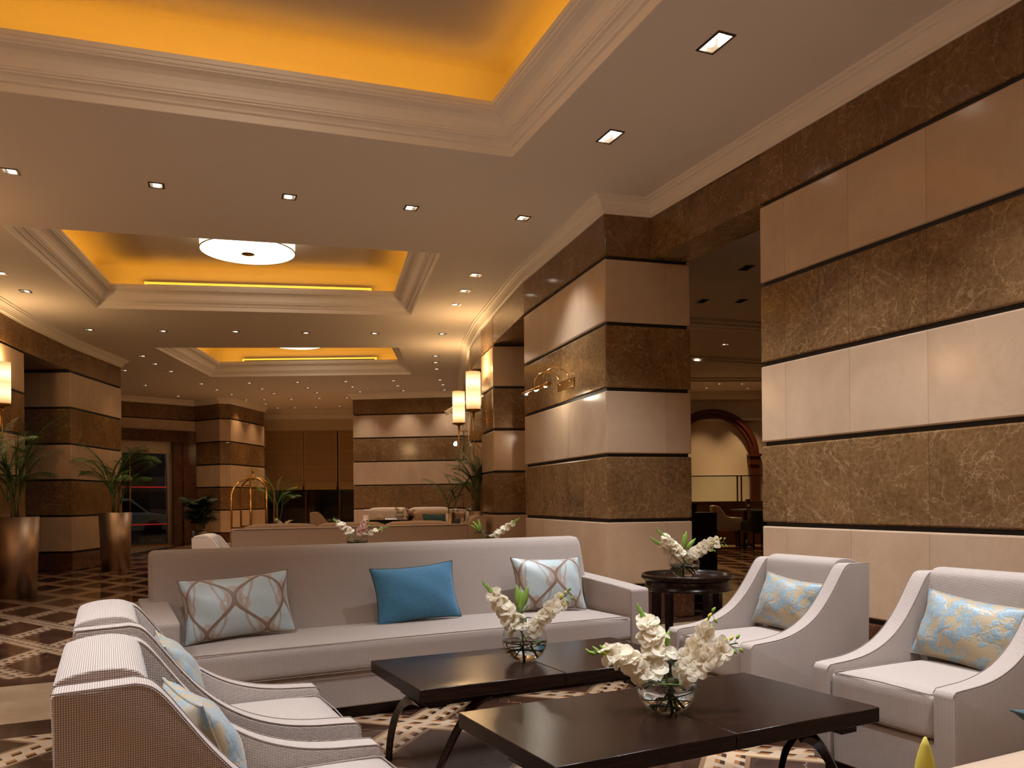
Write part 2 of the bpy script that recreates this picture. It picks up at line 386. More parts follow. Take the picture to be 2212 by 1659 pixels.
def obj(name, bm, mats, parent=None, smooth=None, m=None, sub=0, bev=0.0):
    me = bpy.data.meshes.new(name); bmesh.ops.recalc_face_normals(bm, faces=bm.faces) if not bm.faces.layers.int.get('keep') else None
    if m is not None: bm.transform(m)
    bm.to_mesh(me); bm.free()
    for x in (mats if isinstance(mats, (list, tuple)) else [mats]): me.materials.append(M[x] if isinstance(x, str) else x)
    if smooth is not None:
        for p in me.polygons: p.use_smooth = smooth
    o = bpy.data.objects.new(name, me); C.objects.link(o)
    if parent: o.parent = parent
    if bev:
        b = o.modifiers.new('bevel', 'BEVEL'); b.width = bev; b.segments = 3; b.limit_method = 'ANGLE'; b.angle_limit = R(35)
    if sub:
        s = o.modifiers.new('sub', 'SUBSURF'); s.levels = sub; s.render_levels = sub
    return o
def tag(o, label=None, cat=None, group=None, kind=None):
    if label: o['label'] = label
    if cat: o['category'] = cat
    if group: o['group'] = group
    if kind: o['kind'] = kind
    return o
def struct(o, label=None): o['kind'] = 'structure'; (label and o.__setitem__('label', label)); return o
def thing(name, label, cat, loc=(0, 0, 0), rz=0, group=None):
    o = bpy.data.objects.new(name, None); C.objects.link(o); o.location = loc; o.rotation_euler = (0, 0, rz); o.empty_display_size = .1
    return tag(o, label, cat, group)
def dup(root, loc, rz=0, label=None, group=None, scale=1.0):
    r = root.copy(); C.objects.link(r); r.location = loc; r.rotation_euler = (0, 0, rz); r.scale = (scale,) * 3
    if label: r['label'] = label
    if group: r['group'] = group
    for ch in list(root.children):
        c = ch.copy(); C.objects.link(c); c.parent = r
        for g in list(ch.children):
            d = g.copy(); C.objects.link(d); d.parent = c
    return r
# ------------------------------------------------------------------ room shell
ZS = [(0.0, .333, 1), (.333, .973, 0), (.973, 1.613, 1), (1.613, 2.253, 0), (2.253, 2.893, 1), (2.893, 3.533, 0), (3.533, H, 1)]
def banded(name, poly, label=None, top=H, off=0.0):
    bm = bmesh.new(); uv = bm.loops.layers.uv.new('UVMap'); g = .016
    for z0, z1, k in ZS:
        a = z0 + (g if z0 > 0 else 0); b = min(z1, top) - (g if z1 < H else 0)
        if b > a: prism(bm, poly if z0 else inset(poly, -.012), a, b, k if z0 else 3, uv=uv, u0=off)
    prism(bm, inset(poly, .022), 0.0, top - .02, 2, uv=uv)
    o = obj(name, bm, ['lightm', 'darkm', 'black', 'redm']); b = o.modifiers.new('bevel', 'BEVEL'); b.width = .012; b.segments = 2; b.limit_method = 'ANGLE'; b.angle_limit = R(50)
    return struct(o, label)
def ext(p, q, k):  # point beyond q, at k from p towards q
    return (p[0] + (q[0] - p[0]) * k, p[1] + (q[1] - p[1]) * k)
RW0 = (2.018, 6.572); RW1 = ext(RW0, (2.88, 4.546), 4.2)
nR = (.92, .392)
banded('wall_right', [RW0, (RW0[0] + .95 * nR[0], RW0[1] + .95 * nR[1]), (RW1[0] + .95, RW1[1] + .39), RW1][::-1], 'right wall of alternating cream and brown marble slabs', off=0)
banded('wall_right_pillar', [(.921, 7.897), (1.801, 8.145), (1.05, 10.62), (.171, 10.38)], 'square striped marble pillar behind the round side table')
banded('wall_right_pillar', [(-.271, 12.352), (1.0, 12.40), (.86, 13.62), (-.482, 13.282)], 'striped marble pillar carrying the taller lit wall lamp')
banded('wall_right_pillar', [(-.745, 14.9), (.6, 14.95), (.3, 16.4), (-.86, 16.3)], 'narrow striped marble pillar behind the big palm')
banded('wall_right_end', [(-.86, 16.3), (.3, 16.4), (.3, 21.9), (-1.289, 21.784)])
banded('wall_back', [(-4.318, 22.209), (-1.289, 21.784), (-1.0, 28.2), (-4.318, 28.2)], 'striped marble end wall behind the beige sofa')
banded('wall_left_pillar', [(-7.507, 12.574), (-8.8, 12.7), (-8.2, 6.0), (-6.05, 6.0)], 'striped marble wall at the left edge with a lit wall lamp', off=.3)
banded('wall_left_pillar', [(-7.787, 14.408), (-9.8, 14.36), (-9.9, 16.7), (-7.927, 16.577)], 'striped marble pillar between the two tall planters', off=.1)
banded('wall_entrance', [(-9.072, 23.367), (-8.152, 22.764), (-7.878, 22.87), (-7.608, 25.057), (-8.45, 28.2), (-11.0, 28.2), (-10.6, 24.9)], 'striped marble corner block right of the glass entrance')
# lintels
def slab(name, poly, z0, z1, m, label=None):
    bm = bmesh.new(); uv = bm.loops.layers.uv.new('UVMap'); prism(bm, poly, z0, z1, 0, uv=uv); return struct(obj(name, bm, m), label)
slab('trim_1', [(2.03, 6.58), (2.40, 6.80), (1.79, 8.13), (1.397, 8.031)], 3.55, H, 'darkm', 'brown marble lintel from the right wall to the big pillar')
slab('trim_2', [(.175, 10.37), (.62, 10.5), (.2, 12.38), (-.268, 12.356)], 3.55, H, 'darkm', 'brown marble lintel beyond the big pillar')
slab('trim_3', [(-.480, 13.27), (-.1, 13.4), (-.3, 14.92), (-.742, 14.92)], 3.55, H, 'darkm')
slab('trim_4', [(-7.507, 12.56), (-8.7, 12.62), (-9.0, 14.42), (-7.785, 14.42)], 3.55, H, 'darkm', 'brown marble lintel over the left opening')
# door wall
dA = Vector((-9.072, 23.367)); dd = (Vector((-10.49, 21.974)) - dA).normalized(); dn = Vector((-dd.y, dd.x)); dn = dn if dn.y > 0 else -dn
def dpt(t, n=0.0): p = dA + dd * t + dn * n; return (p.x, p.y)
def dslab(name, t0, t1, n0, n1, z0, z1, m, parent=None, uvs=True):
    bm = bmesh.new(); uv = bm.loops.layers.uv.new('UVMap'); prism(bm, [dpt(t0, n0), dpt(t1, n0), dpt(t1, n1), dpt(t0, n1)], z0, z1, 0, uv=uv)
    return obj(name, bm, m, parent)
wd = struct(dslab('wall_door', 0, 5.2, 0, .5, 3.23, 3.517, 'lightm')); struct(dslab('wall_door', 0, 5.2, 0, .5, 3.549, H, 'darkm')); struct(dslab('wall_door', 0, 5.2, .02, .48, 3.5, 3.56, 'black'))
struct(dslab('wall_door', 4.1, 8.0, 0, .5, 0, 3.23, 'darkm'))
door = bpy.data.objects.new('door_1', None); C.objects.link(door); struct(door, 'glass entrance doors in a dark marble portal')
def dpart(name, *a, **k):
    o = dslab(name, *a, parent=door); return o
dpart('frame', .0, .36, -.06, .42, 0, 2.90, 'redm'); dpart('frame', 3.74, 4.1, -.06, .42, 0, 2.90, 'redm'); dpart('lintel', .0, 4.1, -.06, .42, 2.90, 3.22, 'redm')
dpart('inner_jamb', .36, .60, .02, .42, 0, 2.90, 'redm'); dpart('transom_panel', .60, 3.74, .22, .30, 2.58, 2.90, 'cream')
for t0, t1 in ((.72, 2.10), (2.14, 3.5)):
    g = dpart('door_leaf', t0, t1, .25, .262, .03, 2.58, 'pane')
dpart('stile', .60, .72, .2, .30, 0, 2.58, 'bronze'); dpart('stile', 2.10, 2.14, .235, .275, 0, 2.58, 'brass'); dpart('threshold', .6, 3.74, .2, .32, 0, .03, 'brassd')
for t in (1.72, 2.62):
    dpart('door_handle', t, t + .035, .18, .205, .12, 2.5, 'brass')
for z in (1.62, .58): dpart('safety_stripe', .72, 3.5, .240, .248, z, z + .035, 'red')
# window wall with roman blinds
bm = bmesh.new(); box(bm, -8.5, -4.25, 27.3, 27.8, 3.58, H); struct(obj('wall_window', bm, 'cream'), 'cream header above the blinds')
bm = bmesh.new(); box(bm, -8.5, -4.25, 27.62, 27.8, 0, .25); struct(obj('wall_window', bm, 'redwood'))
win = struct(bpy.data.objects.new('window_1', None), 'wide window behind pleated fabric blinds'); C.objects.link(win)
bm = bmesh.new(); box(bm, -8.4, -4.3, 27.70, 27.71, .25, 3.6); obj('pane', bm, 'pane', win)
for x in (-8.42, -7.0, -5.85, -4.7):
    bm = bmesh.new(); box(bm, x - .03, x + .03, 27.64, 27.76, .25, 3.6); obj('mullion', bm, 'redwood', win)
# crown mouldings
def sweep(bm, path, prof, side=1, mi=0):
    n = len(path); rings = []
    for i, p in enumerate(path):
        p = Vector(p); d1 = (p - Vector(path[i - 1])).normalized() if i else None; d2 = (Vector(path[i + 1]) - p).normalized() if i < n - 1 else None
        d1 = d1 or d2; d2 = d2 or d1; n1 = Vector((-d1.y, d1.x)) * side; n2 = Vector((-d2.y, d2.x)) * side; b = n1 + n2; b = b / max(b.length_squared, 1e-6) * 2
        rings.append([bm.verts.new((p.x + b.x * d, p.y + b.y * d, z)) for d, z in prof])
    for a, b in zip(rings, rings[1:]):
        for k in range(len(prof) - 1):
            f = bm.faces.new((a[k], a[k + 1], b[k + 1], b[k])); f.material_index = mi
CP = [(.0, H - .15), (.012, H - .15), (.016, H - .135), (.03, H - .13), (.04, H - .10), (.055, H - .07), (.08, H - .045), (.10, H - .04), (.105, H - .02), (.13, H - .018), (.135, H)]
bm = bmesh.new()
sweep(bm, [RW1, RW0, (1.397, 8.031), (.921, 7.897), (.171, 10.38), (-.271, 12.352), (-.482, 13.282), (-.745, 14.9), (-.86, 16.3), (-1.289, 21.784), (-4.318, 22.209), (-4.318, 27.3), (-8.4, 27.3)], CP, 1)
struct(obj('trim_5', bm, 'trimp'), 'white crown moulding along the right wall and pillars')
bm = bmesh.new()
sweep(bm, [(-6.05, 6.0), (-7.507, 12.574), (-7.787, 14.408), (-7.927, 16.577), (-9.85, 16.7), (-10.6, 21.85), dpt(0), (-8.152, 22.764), (-7.878, 22.87), (-7.608, 25.057), (-8.4, 27.3)], CP, -1)
struct(obj('trim_6', bm, 'trimp'), 'white crown moulding along the left wall')
# coves: NL, NR, FR, FL
coves = [[(-3.25, 2.25), (1.45, 3.45), (.037, 6.931), (-4.45, 5.45)], [(-5.285, 8.493), (-.805, 9.599), (-1.553, 12.831), (-6.178, 12.136)],
         [(-6.672, 15.255), (-2.111, 15.5), (-2.281, 18.818), (-6.951, 18.899)], [(-7.3, 25.75), (-4.6, 25.55), (-4.6, 26.9), (-7.6, 26.9)]]
CV = [(0, 0), (.012, .0), (.022, .055), (.045, .06), (.052, .075), (.075, .095), (.098, .10), (.102, .112), (.116, .114), (.12, .126), (.128, .13), (.138, .165), (.158, .20), (.19, .222), (.225, .232), (.246, .234), (.25, .248), (.268, .25), (.272, .268), (.285, .27), (.288, .305), (.262, .305), (.262, .245), (-.03, .245)]
cl_names = ['near ceiling cove', 'middle ceiling cove', 'far ceiling cove', 'last ceiling cove']
for ci, q in enumerate(coves):
    k = 1.0 if ci < 3 else .5; bm = bmesh.new(); prev = None
    for d, z in CV:
        ring = [bm.verts.new((x, y, H + z * k)) for x, y in inset(q, d * k)]
        if prev:
            for i in range(4): bm.faces.new((prev[i], prev[(i + 1) % 4], ring[(i + 1) % 4], ring[i]))
        prev = ring
    tr = struct(obj('trim_%d' % (7 + ci), bm, 'trimp'), 'stepped white moulding around the %s' % cl_names[ci])
    # raised tray
    up = .64 if ci < 3 else .30; a = inset(q, -.03 * k); bm = bmesh.new(); lo = [bm.verts.new((x, y, H + .245 * k)) for x, y in a]; prev = lo
    for dd_, zz in ((0, up - .14), (.04, up - .05), (.14, up)):
        ring = [bm.verts.new((x, y, H + zz)) for x, y in inset(a, dd_)]
        for i in range(4):
            f = bm.faces.new((prev[i], prev[(i + 1) % 4], ring[(i + 1) % 4], ring[i])); f.smooth = True
        prev = ring
    bm.faces.new(prev); struct(obj('ceiling_tray', bm, 'traypaint'), 'raised ceiling inside the %s' % cl_names[ci])
    if ci < 3:
        for i in range(4):
            p = Vector(inset(q, .246)[i]); r = Vector(inset(q, .246)[(i + 1) % 4]); d = (r - p).normalized(); nn = Vector((-d.y, d.x)) * .0015
            p += d * .05; r -= d * .05; bm = bmesh.new()
            prism(bm, [tuple(p - nn), tuple(r - nn), tuple(r + nn), tuple(p + nn)], H + .258, H + .296, 0); obj('light_strip', bm, 'strip', tr)
# ceiling downlights
rows = [
 ('R0', [(1.332, 5.212), (0.818, 6.55)], 'on the right ceiling, two-lamp fitting', 'between the near cove and the right wall'),
 ('R1', [(-4.353, 7.115), (-3.226, 7.458), (-2.096, 7.774), (-0.974, 8.101), (0.144, 8.427)], 'five', 'row crossing between the near and middle coves'),
 ('R2', [(-0.438, 10.543), (-0.621, 11.331), (-0.805, 12.13)], 'three', 'line right of the middle cove'),
 ('L2', [(-6.408, 10.242), (-6.613, 11.122)], 'two', 'line left of the middle cove'),
 ('R3', [(-7.043, 13.616), (-5.885, 13.784), (-4.688, 13.88), (-3.524, 14.053), (-2.351, 14.15), (-1.185, 14.246)], 'six', 'row between the middle and far coves'),
 ('R4', [(-1.502, 16.434), (-1.574, 17.207), (-1.633, 18.058)], 'three', 'line right of the far cove'),
 ('L4', [(-7.282, 16.101), (-7.442, 17.031), (-7.523, 18.01)], 'three', 'line left of the far cove'),
 ('LE', [(-8.457, 17.822), (-9.024, 20.09), (-9.085, 22.2)], 'three', 'line leading to the glass entrance'),
 ('R5', [(-7.589, 19.95), (-6.4, 19.9), (-5.202, 19.84), (-4.017, 19.805), (-2.841, 19.732), (-1.706, 19.695)], 'six', 'first row beyond the far cove'),
 ('R6', [(-7.612, 21.043), (-6.413, 20.955), (-5.203, 20.83), (-4.039, 20.75), (-2.864, 20.63), (-1.703, 20.529)], 'six', 'second row beyond the far cove'),
 ('R7', [(-7.55, 21.973), (-6.378, 21.873), (-5.192, 21.774), (-4.023, 21.675), (-2.852, 21.578), (-1.75, 21.481)], 'six', 'third row beyond the far cove'),
 ('R8', [(-7.55, 23.178), (-7.031, 23.136), (-6.243, 23.093), (-5.422, 22.996), (-4.623, 22.904)], 'five', 'row just in front of the blinds recess'),
 ('R9', [(-7.30, 24.196), (-7.25, 25.246), (-6.70, 25.2), (-6.03, 25.1), (-5.277, 25.0)], 'five', 'last row before the window blinds'),
]
unlit = [(2.851, 12.054), (3.419, 12.078), (3.0, 10.331)]
other = [(3.16, 13.879), (4.09, 15.502), (3.846, 16.792), (4.709, 20.488), (5.364, 20.862), (5.956, 20.904), (5.216, 21.63), (6.334, 21.712)]
added_side = [(4.6, 9.0), (4.2, 12.0), (7.2, 15.0), (7.0, 18.5)]  # added out of view to brighten the side room ceiling
behind = [(-2.5, 1.75), (-1.2, 2.05), (.15, 2.35), (1.9, 2.2), (2.0, 3.9), (-5.1, 3.6), (-2.0, -1.0), (1.5, -1.0), (-.2, -3.6)]  # unseen downlights added to light the seats and the near hall
ordn = ['first', 'second', 'third', 'fourth', 'fifth', 'sixth', 'seventh', 'eighth']
def ring_of(x, y, a, b, rz): # rectangle half sizes a (along rz dir) b
    c, s = math.cos(rz), math.sin(rz); return [(x + c * u - s * v, y + s * u + c * v) for u, v in ((-a, -b), (a, -b), (a, b), (-a, b))]
holes = [list(q) for q in coves]; fixtures = []
for rn, ps, cnt, where in rows:
    for i, (x, y) in enumerate(ps):
        dbl = rn == 'R0'; rz = R(113) if dbl else R(113 - (y - 5) * 1.0)
        if dbl: lb = 'double square recessed downlight, %s of the two right of the near cove' % ('nearer' if i == 0 else 'farther')
        elif rn in ('R2', 'L2', 'R4', 'L4', 'LE'): lb = 'square downlight, %s counting away from the camera in the %s' % (ordn[i], where)
        else: lb = 'square downlight, %s from left in the %s' % (ordn[i], where)
        fixtures.append((x, y, rz, dbl, 'on', lb, 'downlights in the hall ceiling'))
for i, (x, y) in enumerate(other): fixtures.append((x, y, R(100), False, 'on', 'small lit downlight in the side room ceiling, %s counting from the top' % ordn[i], 'downlights in the side room ceiling'))
for i, (x, y) in enumerate(unlit): fixtures.append((x, y, R(100), True, 'off', 'unlit dark recessed fitting, %s of three in the side room ceiling' % ['left', 'right', 'nearest'][i], 'unlit fittings in the side room ceiling'))
for x, y in behind: fixtures.append((x, y, R(113), True, 'on', None, None))
for i, (x, y) in enumerate(added_side): fixtures.append((x, y, R(100), False, 'on', 'added side room downlight hidden behind the right wall, %s from the camera' % ordn[i], 'added side room downlights'))
for (x, y, rz, dbl, st, lb, gr) in fixtures: holes.append(ring_of(x, y, .105 if dbl else .052, .052, rz))
bm = bmesh.new(); fill(bm, [[(-13, -6), (12.5, -6), (12.5, 30.5), (-13, 30.5)]] + holes, H, 0, False)
bm.faces.layers.int.new('keep'); struct(obj('ceiling', bm, 'paint'), 'flat painted ceiling with raised coves')
bm = bmesh.new(); box(bm, -13, 12.5, -6, 30.5, H + .9, H + 1.0); struct(obj('ceiling_slab', bm, 'night'))
protos = {}
def make_fix(dbl, st):
    a, b = (.105, .052) if dbl else (.052, .052); t = thing('recessed_downlight', 'x', 'ceiling light')
    bm = bmesh.new()
    for x0, x1, y0, y1 in ((-a - .016, a + .016, -b - .016, -b), (-a - .016, a + .016, b, b + .016), (-a - .016, -a, -b, b), (a, a + .016, -b, b)): box(bm, x0, x1, y0, y1, -.006, .002)
    obj('frame', bm, 'steel', t)
    bm = bmesh.new(); c = [(-a, -b), (a, -b), (a, b), (-a, b)]; lo = [bm.verts.new((x, y, 0)) for x, y in c]; hi = [bm.verts.new((x * .92, y * .92, .075)) for x, y in c]
    for i in range(4): bm.faces.new((lo[i], lo[(i + 1) % 4], hi[(i + 1) % 4], hi[i]))
    bm.faces.new(hi); obj('housing', bm, 'reflector' if st == 'on' else 'steel', t)
    if st == 'on':
        for cx in ((-.05, .05) if dbl else (0,)):
            bm = bmesh.new(); lathe(bm, [(0, .006), (.022, .008), (.030, .018), (.034, .072)], 20, m=T((cx, 0, 0))); obj('lamp', bm, 'lampglass', t)
    return t
def spot(parent, e, col, size=R(75), blend=.8, z=-.012):
    l = bpy.data.lights.new('spot', 'SPOT'); l.energy = e; l.color = col; l.spot_size = size; l.spot_blend = blend; l.shadow_soft_size = .03
    o = bpy.data.objects.new('lamp_beam', l); C.objects.link(o); o.parent = parent; o.location = (0, 0, z); return o
spotdata = {}
for (x, y, rz, dbl, st, lb, gr) in fixtures:
    k = (dbl, st)
    if k not in protos: protos[k] = t = make_fix(dbl, st); t.location = (x, y, H); t.rotation_euler = (0, 0, rz)
    else: t = dup(protos[k], (x, y, H), rz)
    t['label'] = lb or 'added unseen double downlight behind or beside the camera, %s of nine' % (ordn + ['ninth'])[behind.index((x, y))]; t['group'] = gr or 'added downlights behind the camera'
    fixtures_lit = st == 'on'
    if fixtures_lit: spotdata.setdefault('l', []).append((t, x, y, dbl))
for t, x, y, dbl in spotdata['l']:
    near = y < 9; e = P_SPOT * (1.7 if dbl else 1.0) if near else P_SPOT_FAR
    key = (near, dbl, x > 2.5 and y > 10)
    if key[2]: e = 130
    if y > 22.5 and x < 2: key = key + (1, x < -7); e = 42 if x < -7 else 85
    elif y > 19 and x < 2: key = key + (2, x < -5.5); e = 36 if x < -5.5 else 50
    if key not in spotdata: spotdata[key] = spot(t, e, COL_COOL if near else ((1, .84, .72) if e == 50 else COL_WARM), R(88) if near else R(80), .9)
    else:
        o = spotdata[key].copy(); C.objects.link(o); o.parent = t
# drum lamps in the coves
def drum(q, label, zb=.37):
    cx = sum(p[0] for p in q) / 4; cy = sum(p[1] for p in q) / 4
    t = thing('ceiling_lamp', label, 'ceiling lamp', (cx, cy, H + zb), R(15), 'round drum lamps in the ceiling coves')
    bm = bmesh.new(); lathe(bm, [(.60, .03), (.605, .255)], 64); obj('lamp_shade', bm, 'drumside', t)
    bm = bmesh.new(); lathe(bm, [(0, -.005), (.2, -.002), (.4, .005), (.54, .016), (.59, .03), (.60, .045)], 64); obj('diffuser', bm, 'drum', t)
    bm = bmesh.new(); lathe(bm, [(.598, .024), (.612, .024), (.612, .034), (.598, .034)], 64); obj('rim', bm, 'gold', t)
    bm = bmesh.new(); lathe(bm, [(0, -.02), (.05, -.018), (.085, -.010), (.086, -.003)], 24); obj('finial', bm, 'brassd', t)
    bm = bmesh.new(); lathe(bm, [(0, .268), (.61, .268), (.61, .252), (0, .252)], 48); obj('ceiling_plate', bm, 'brassd', t)
drum(coves[0], 'round white drum lamp in the nearest cove above the seats'); drum(coves[1], 'large glowing round drum lamp in the middle ceiling cove'); drum(coves[2], 'smaller looking glowing drum lamp in the far ceiling cove')
for (q, t0, t1, lb) in ((coves[1], .16, .86, 'long slotted air vent on the far side of the middle cove'), (coves[2], .17, .82, 'long slotted air vent on the far side of the far cove')):
    a = Vector(inset(q, .02)[3]); b = Vector(inset(q, .02)[2]); p = a + (b - a) * t0; r = a + (b - a) * t1; L = (r - p).length; ang = math.atan2((b - a).y, (b - a).x)
    t = thing('air_vent', lb, 'air vent', (p.x, p.y, H + .30), ang, 'slotted ceiling vents')
    bm = bmesh.new(); box(bm, -.05, L + .05, -.05, .035, 0, .10); obj('casing', bm, 'trimp', t)
    bm = bmesh.new(); box(bm, 0, L, -.056, -.04, .035, .062); obj('slot', bm, 'black', t)
# floor & shell behind / outside
bm = bmesh.new(); box(bm, -13, 12.5, -6, 28.2, -.1, 0); struct(obj('floor', bm, 'floor'), 'polished inlaid marble floor')
bm = bmesh.new(); box(bm, -13, 12.5, -6.2, -6, 0, H); struct(obj('wall_near', bm, 'lightm'))
bm = bmesh.new(); box(bm, -8.6, -6.2, -6, 6.0, 0, H); struct(obj('wall_left', bm, 'lightm'))
bm = bmesh.new(); box(bm, 12.3, 12.5, -6, 23, 0, H); struct(obj('wall_side_room', bm, 'cream'))
bm = bmesh.new(); box(bm, 1.2, 12.5, 22.5, 22.8, 0, H); struct(obj('wall_side_room', bm, 'cream'), 'cream wall of the side room with a dark arch')
bm = bmesh.new(); box(bm, -40, -4, 28.2, 60, -.14, -.04); box(bm, -40, -13, 14, 28.2, -.14, -.04); struct(obj('ground', bm, 'asphalt'))
bm = bmesh.new(); box(bm, -14, -1.5, 31.5, 31.7, 0, H); struct(obj('wall_beyond_window', bm, 'night'))
for x0, x1, m_ in ((-7.5, -7.1, 'redwood'), (-6.3, -5.75, 'redwood'), (-5.5, -5.35, 'redwood'), (-5.1, -4.6, 'cream')):
    bm = bmesh.new(); box(bm, x0, x1, 30.2, 30.4, 0, 2.6); struct(obj('trim_11', bm, m_))
# side room: beams, arch, counter
for i, (x0, y0, x1, y1) in enumerate(((2.6, 13.0, 9.5, 15.2), (2.6, 16.2, 9.5, 18.8), (2.6, 19.6, 9.5, 20.0))):
    bm = bmesh.new(); d = Vector((x1 - x0, y1 - y0)).normalized(); n_ = Vector((-d.y, d.x))
    for o_, z_ in ((0, .05), (.12, .09), (.5, .05)):
        a = Vector((x0, y0)) + n_ * o_; b = Vector((x1, y1)) + n_ * o_
        prism(bm, [tuple(a), tuple(b), tuple(b + n_ * .1), tuple(a + n_ * .1)], H - z_, H)
    struct(obj('trim_12', bm, 'trimp'))
bm = bmesh.new(); box(bm, 2.2, 12.3, 22.3, 22.5, H - .22, H); box(bm, 2.2, 12.3, 22.42, 22.5, 3.30, 3.36); struct(obj('trim_13', bm, 'trimp'))
bm = bmesh.new(); xc, zc, r0, r1 = 5.51, 2.33, 1.05, 1.29
pts = [(xc + r1 * math.cos(a), zc + r1 * math.sin(a)) for a in [PI * i / 24 for i in range(25)]]; ptsi = [(xc + r0 * math.cos(a), zc + r0 * math.sin(a)) for a in [PI * i / 24 for i in range(25)]]
for i in range(24):
    prism(bm, [pts[i], pts[i + 1], ptsi[i + 1], ptsi[i]], 22.36, 22.5, axis='y')
    m1 = [tuple(Vector(pts[i]).lerp(Vector(ptsi[i]), .3)), tuple(Vector(pts[i + 1]).lerp(Vector(ptsi[i + 1]), .3)), tuple(Vector(pts[i + 1]).lerp(Vector(ptsi[i + 1]), .6)), tuple(Vector(pts[i]).lerp(Vector(ptsi[i]), .6))]
    prism(bm, m1, 22.32, 22.37, axis='y')
for s_ in (-1, 1):
    box(bm, xc + s_ * (r0 + r1) / 2 - .12, xc + s_ * (r0 + r1) / 2 + .12, 22.36, 22.5, 0, zc); box(bm, xc + s_ * (r0 + r1) / 2 - .19, xc + s_ * (r0 + r1) / 2 + .17, 22.3, 22.5, zc - .02, zc + .05)
    box(bm, xc + s_ * (r0 + r1) / 2 - .16, xc + s_ * (r0 + r1) / 2 + .14, 22.33, 22.5, zc - .25, zc - .02)
t = tag(obj('arch_surround', bm, 'redwood'), 'dark wooden arch surround on the cream side room wall', 'arch')
# ------------------------------------------------------------------ upholstery
def cushion_box(bm, x0, x1, y0, y1, z0, z1, bev=.03, crown=.02, nx=10, ny=8):
    """soft box: rounded edges, crowned top"""
    bx = bmesh.new(); box(bx, x0, x1, y0, y1, z0, z1); bmesh.ops.subdivide_edges(bx, edges=list(bx.edges), cuts=7, use_grid_fill=True)
    cx, cy, hx, hy = (x0 + x1) / 2, (y0 + y1) / 2, (x1 - x0) / 2, (y1 - y0) / 2
    for v in bx.verts:
        for ax, (a, b) in enumerate(((x0, x1), (y0, y1), (z0, z1))): pass
        lo = Vector((x0 + bev, y0 + bev, z0 + bev)); hi = Vector((x1 - bev, y1 - bev, z1 - bev))
        q = Vector((min(max(v.co[i], lo[i]), hi[i]) for i in range(3))); d = v.co - q
        if d.length > 1e-6: v.co = q + d.normalized() * bev * (1 if d.length >= bev * .99 else d.length / bev)
        u, w_ = (v.co.x - cx) / hx, (v.co.y - cy) / hy
        if v.co.z > (z0 + z1) / 2: v.co.z += crown * (1 - u ** 4) * (1 - w_ ** 4)
    me = bpy.data.meshes.new('t'); bx.to_mesh(me); bx.free(); bm.from_mesh(me); bpy.data.meshes.remove(me)
    for f in bm.faces: f.smooth = True
def smoothed(prof, i0, i1, n=4):
    out = list(prof[:i0])
    for i in range(i0, i1):
        p0, p1, p2, p3 = (Vector(prof[max(i - 1, i0)]), Vector(prof[i]), Vector(prof[i + 1]), Vector(prof[min(i + 2, i1)]))
        for k in range(n):
            t = k / n; q = .5 * ((2 * p1) + (p2 - p0) * t + (2 * p0 - 5 * p1 + 4 * p2 - p3) * t * t + (3 * p1 - p0 - 3 * p2 + p3) * t ** 3); out.append(tuple(q))
    return out + list(prof[i1:])
def profile_slab(name, prof, x0, x1, axis, m, parent, bev=.014, piping=None):
    bm = bmesh.new(); prism(bm, prof, x0, x1, 0, axis); o = obj(name, bm, m, parent, smooth=True, bev=bev); return o
def make_chair(name, label, group, fab='fabric'):
    W, D, t = .66, .80, .085; r = thing(name, label, 'armchair', group=group)
    sc = [(.40, .06), (.40, .455), (.385, .472), (.33, .476), (.24, .482), (.15, .497), (.06, .527), (-.02, .572), (-.085, .628), (-.14, .69), (-.185, .75), (-.222, .80), (-.25, .828), (-.28, .838), (-.425, .832), (-.405, .06)]
    ns = len(sc); sc = smoothed(sc, 2, 13)
    for s in (-1, 1):
        y0, y1 = (W / 2 - t, W / 2) if s > 0 else (-W / 2, -W / 2 + t)
        w_ = profile_slab('wing_arm', sc, y0, y1, 'y', fab, r)
        bm = bmesh.new(); ys = (y1 - .002) if s > 0 else (y0 + .002)
        ys2 = (y0 + .002) if s > 0 else (y1 - .002)
        for yy in (ys, ys2): tube(bm, [(a, yy, b + .0) for a, b in sc[1:-1]], .0016, 5)
        obj('piping', bm, 'piping', w_)
    bm = bmesh.new(); box(bm, -.30, .372, -W / 2 + t, W / 2 - t, .06, .268, bev=.008); obj('seat_base', bm, fab, r)
    bm = bmesh.new(); cushion_box(bm, -.25, .392, -W / 2 + t + .003, W / 2 - t - .003, .272, .445, .022, .018); cu = obj('seat_cushion', bm, fab, r)
    bm = bmesh.new(); yy = W / 2 - t - .012
    tube(bm, [(-.1, -yy, .443), (.37, -yy, .443), (.386, -yy + .015, .443), (.388, 0, .449), (.386, yy - .015, .443), (.37, yy, .443), (-.1, yy, .443)], .0028, 5)
    obj('piping', bm, 'piping', cu)
    bk0 = [(-.42, .10), (-.426, .830), (-.41, .845), (-.36, .856), (-.30, .856), (-.262, .838), (-.245, .79), (-.212, .60), (-.175, .42), (-.17, .10)]
    bk = smoothed(bk0, 1, 7, 3)
    profile_slab('backrest', bk, -W / 2 + t - .0, W / 2 - t + .0, 'y', fab, r, .02)
    bm = bmesh.new(); box(bm, -.36, .36, -W / 2 + .03, W / 2 - .03, 0, .062); obj('plinth', bm, 'wood', r)
    return r
A = R(26.5); Uv = Vector((-math.sin(A), math.cos(A))); Vv = Vector((math.cos(A), math.sin(A)))
def chair_at(front_mid, ang):  # front mid point, facing direction angle
    return (front_mid[0] - .40 * math.cos(ang), front_mid[1] - .40 * math.sin(ang), 0)
c0 = make_chair('lounge_armchair', 'cream woven armchair by the marble wall, nearer the round side table', 'woven lounge armchairs')
c0.location = chair_at((1.005, 4.235), A + PI); c0.rotation_euler = (0, 0, A + PI)
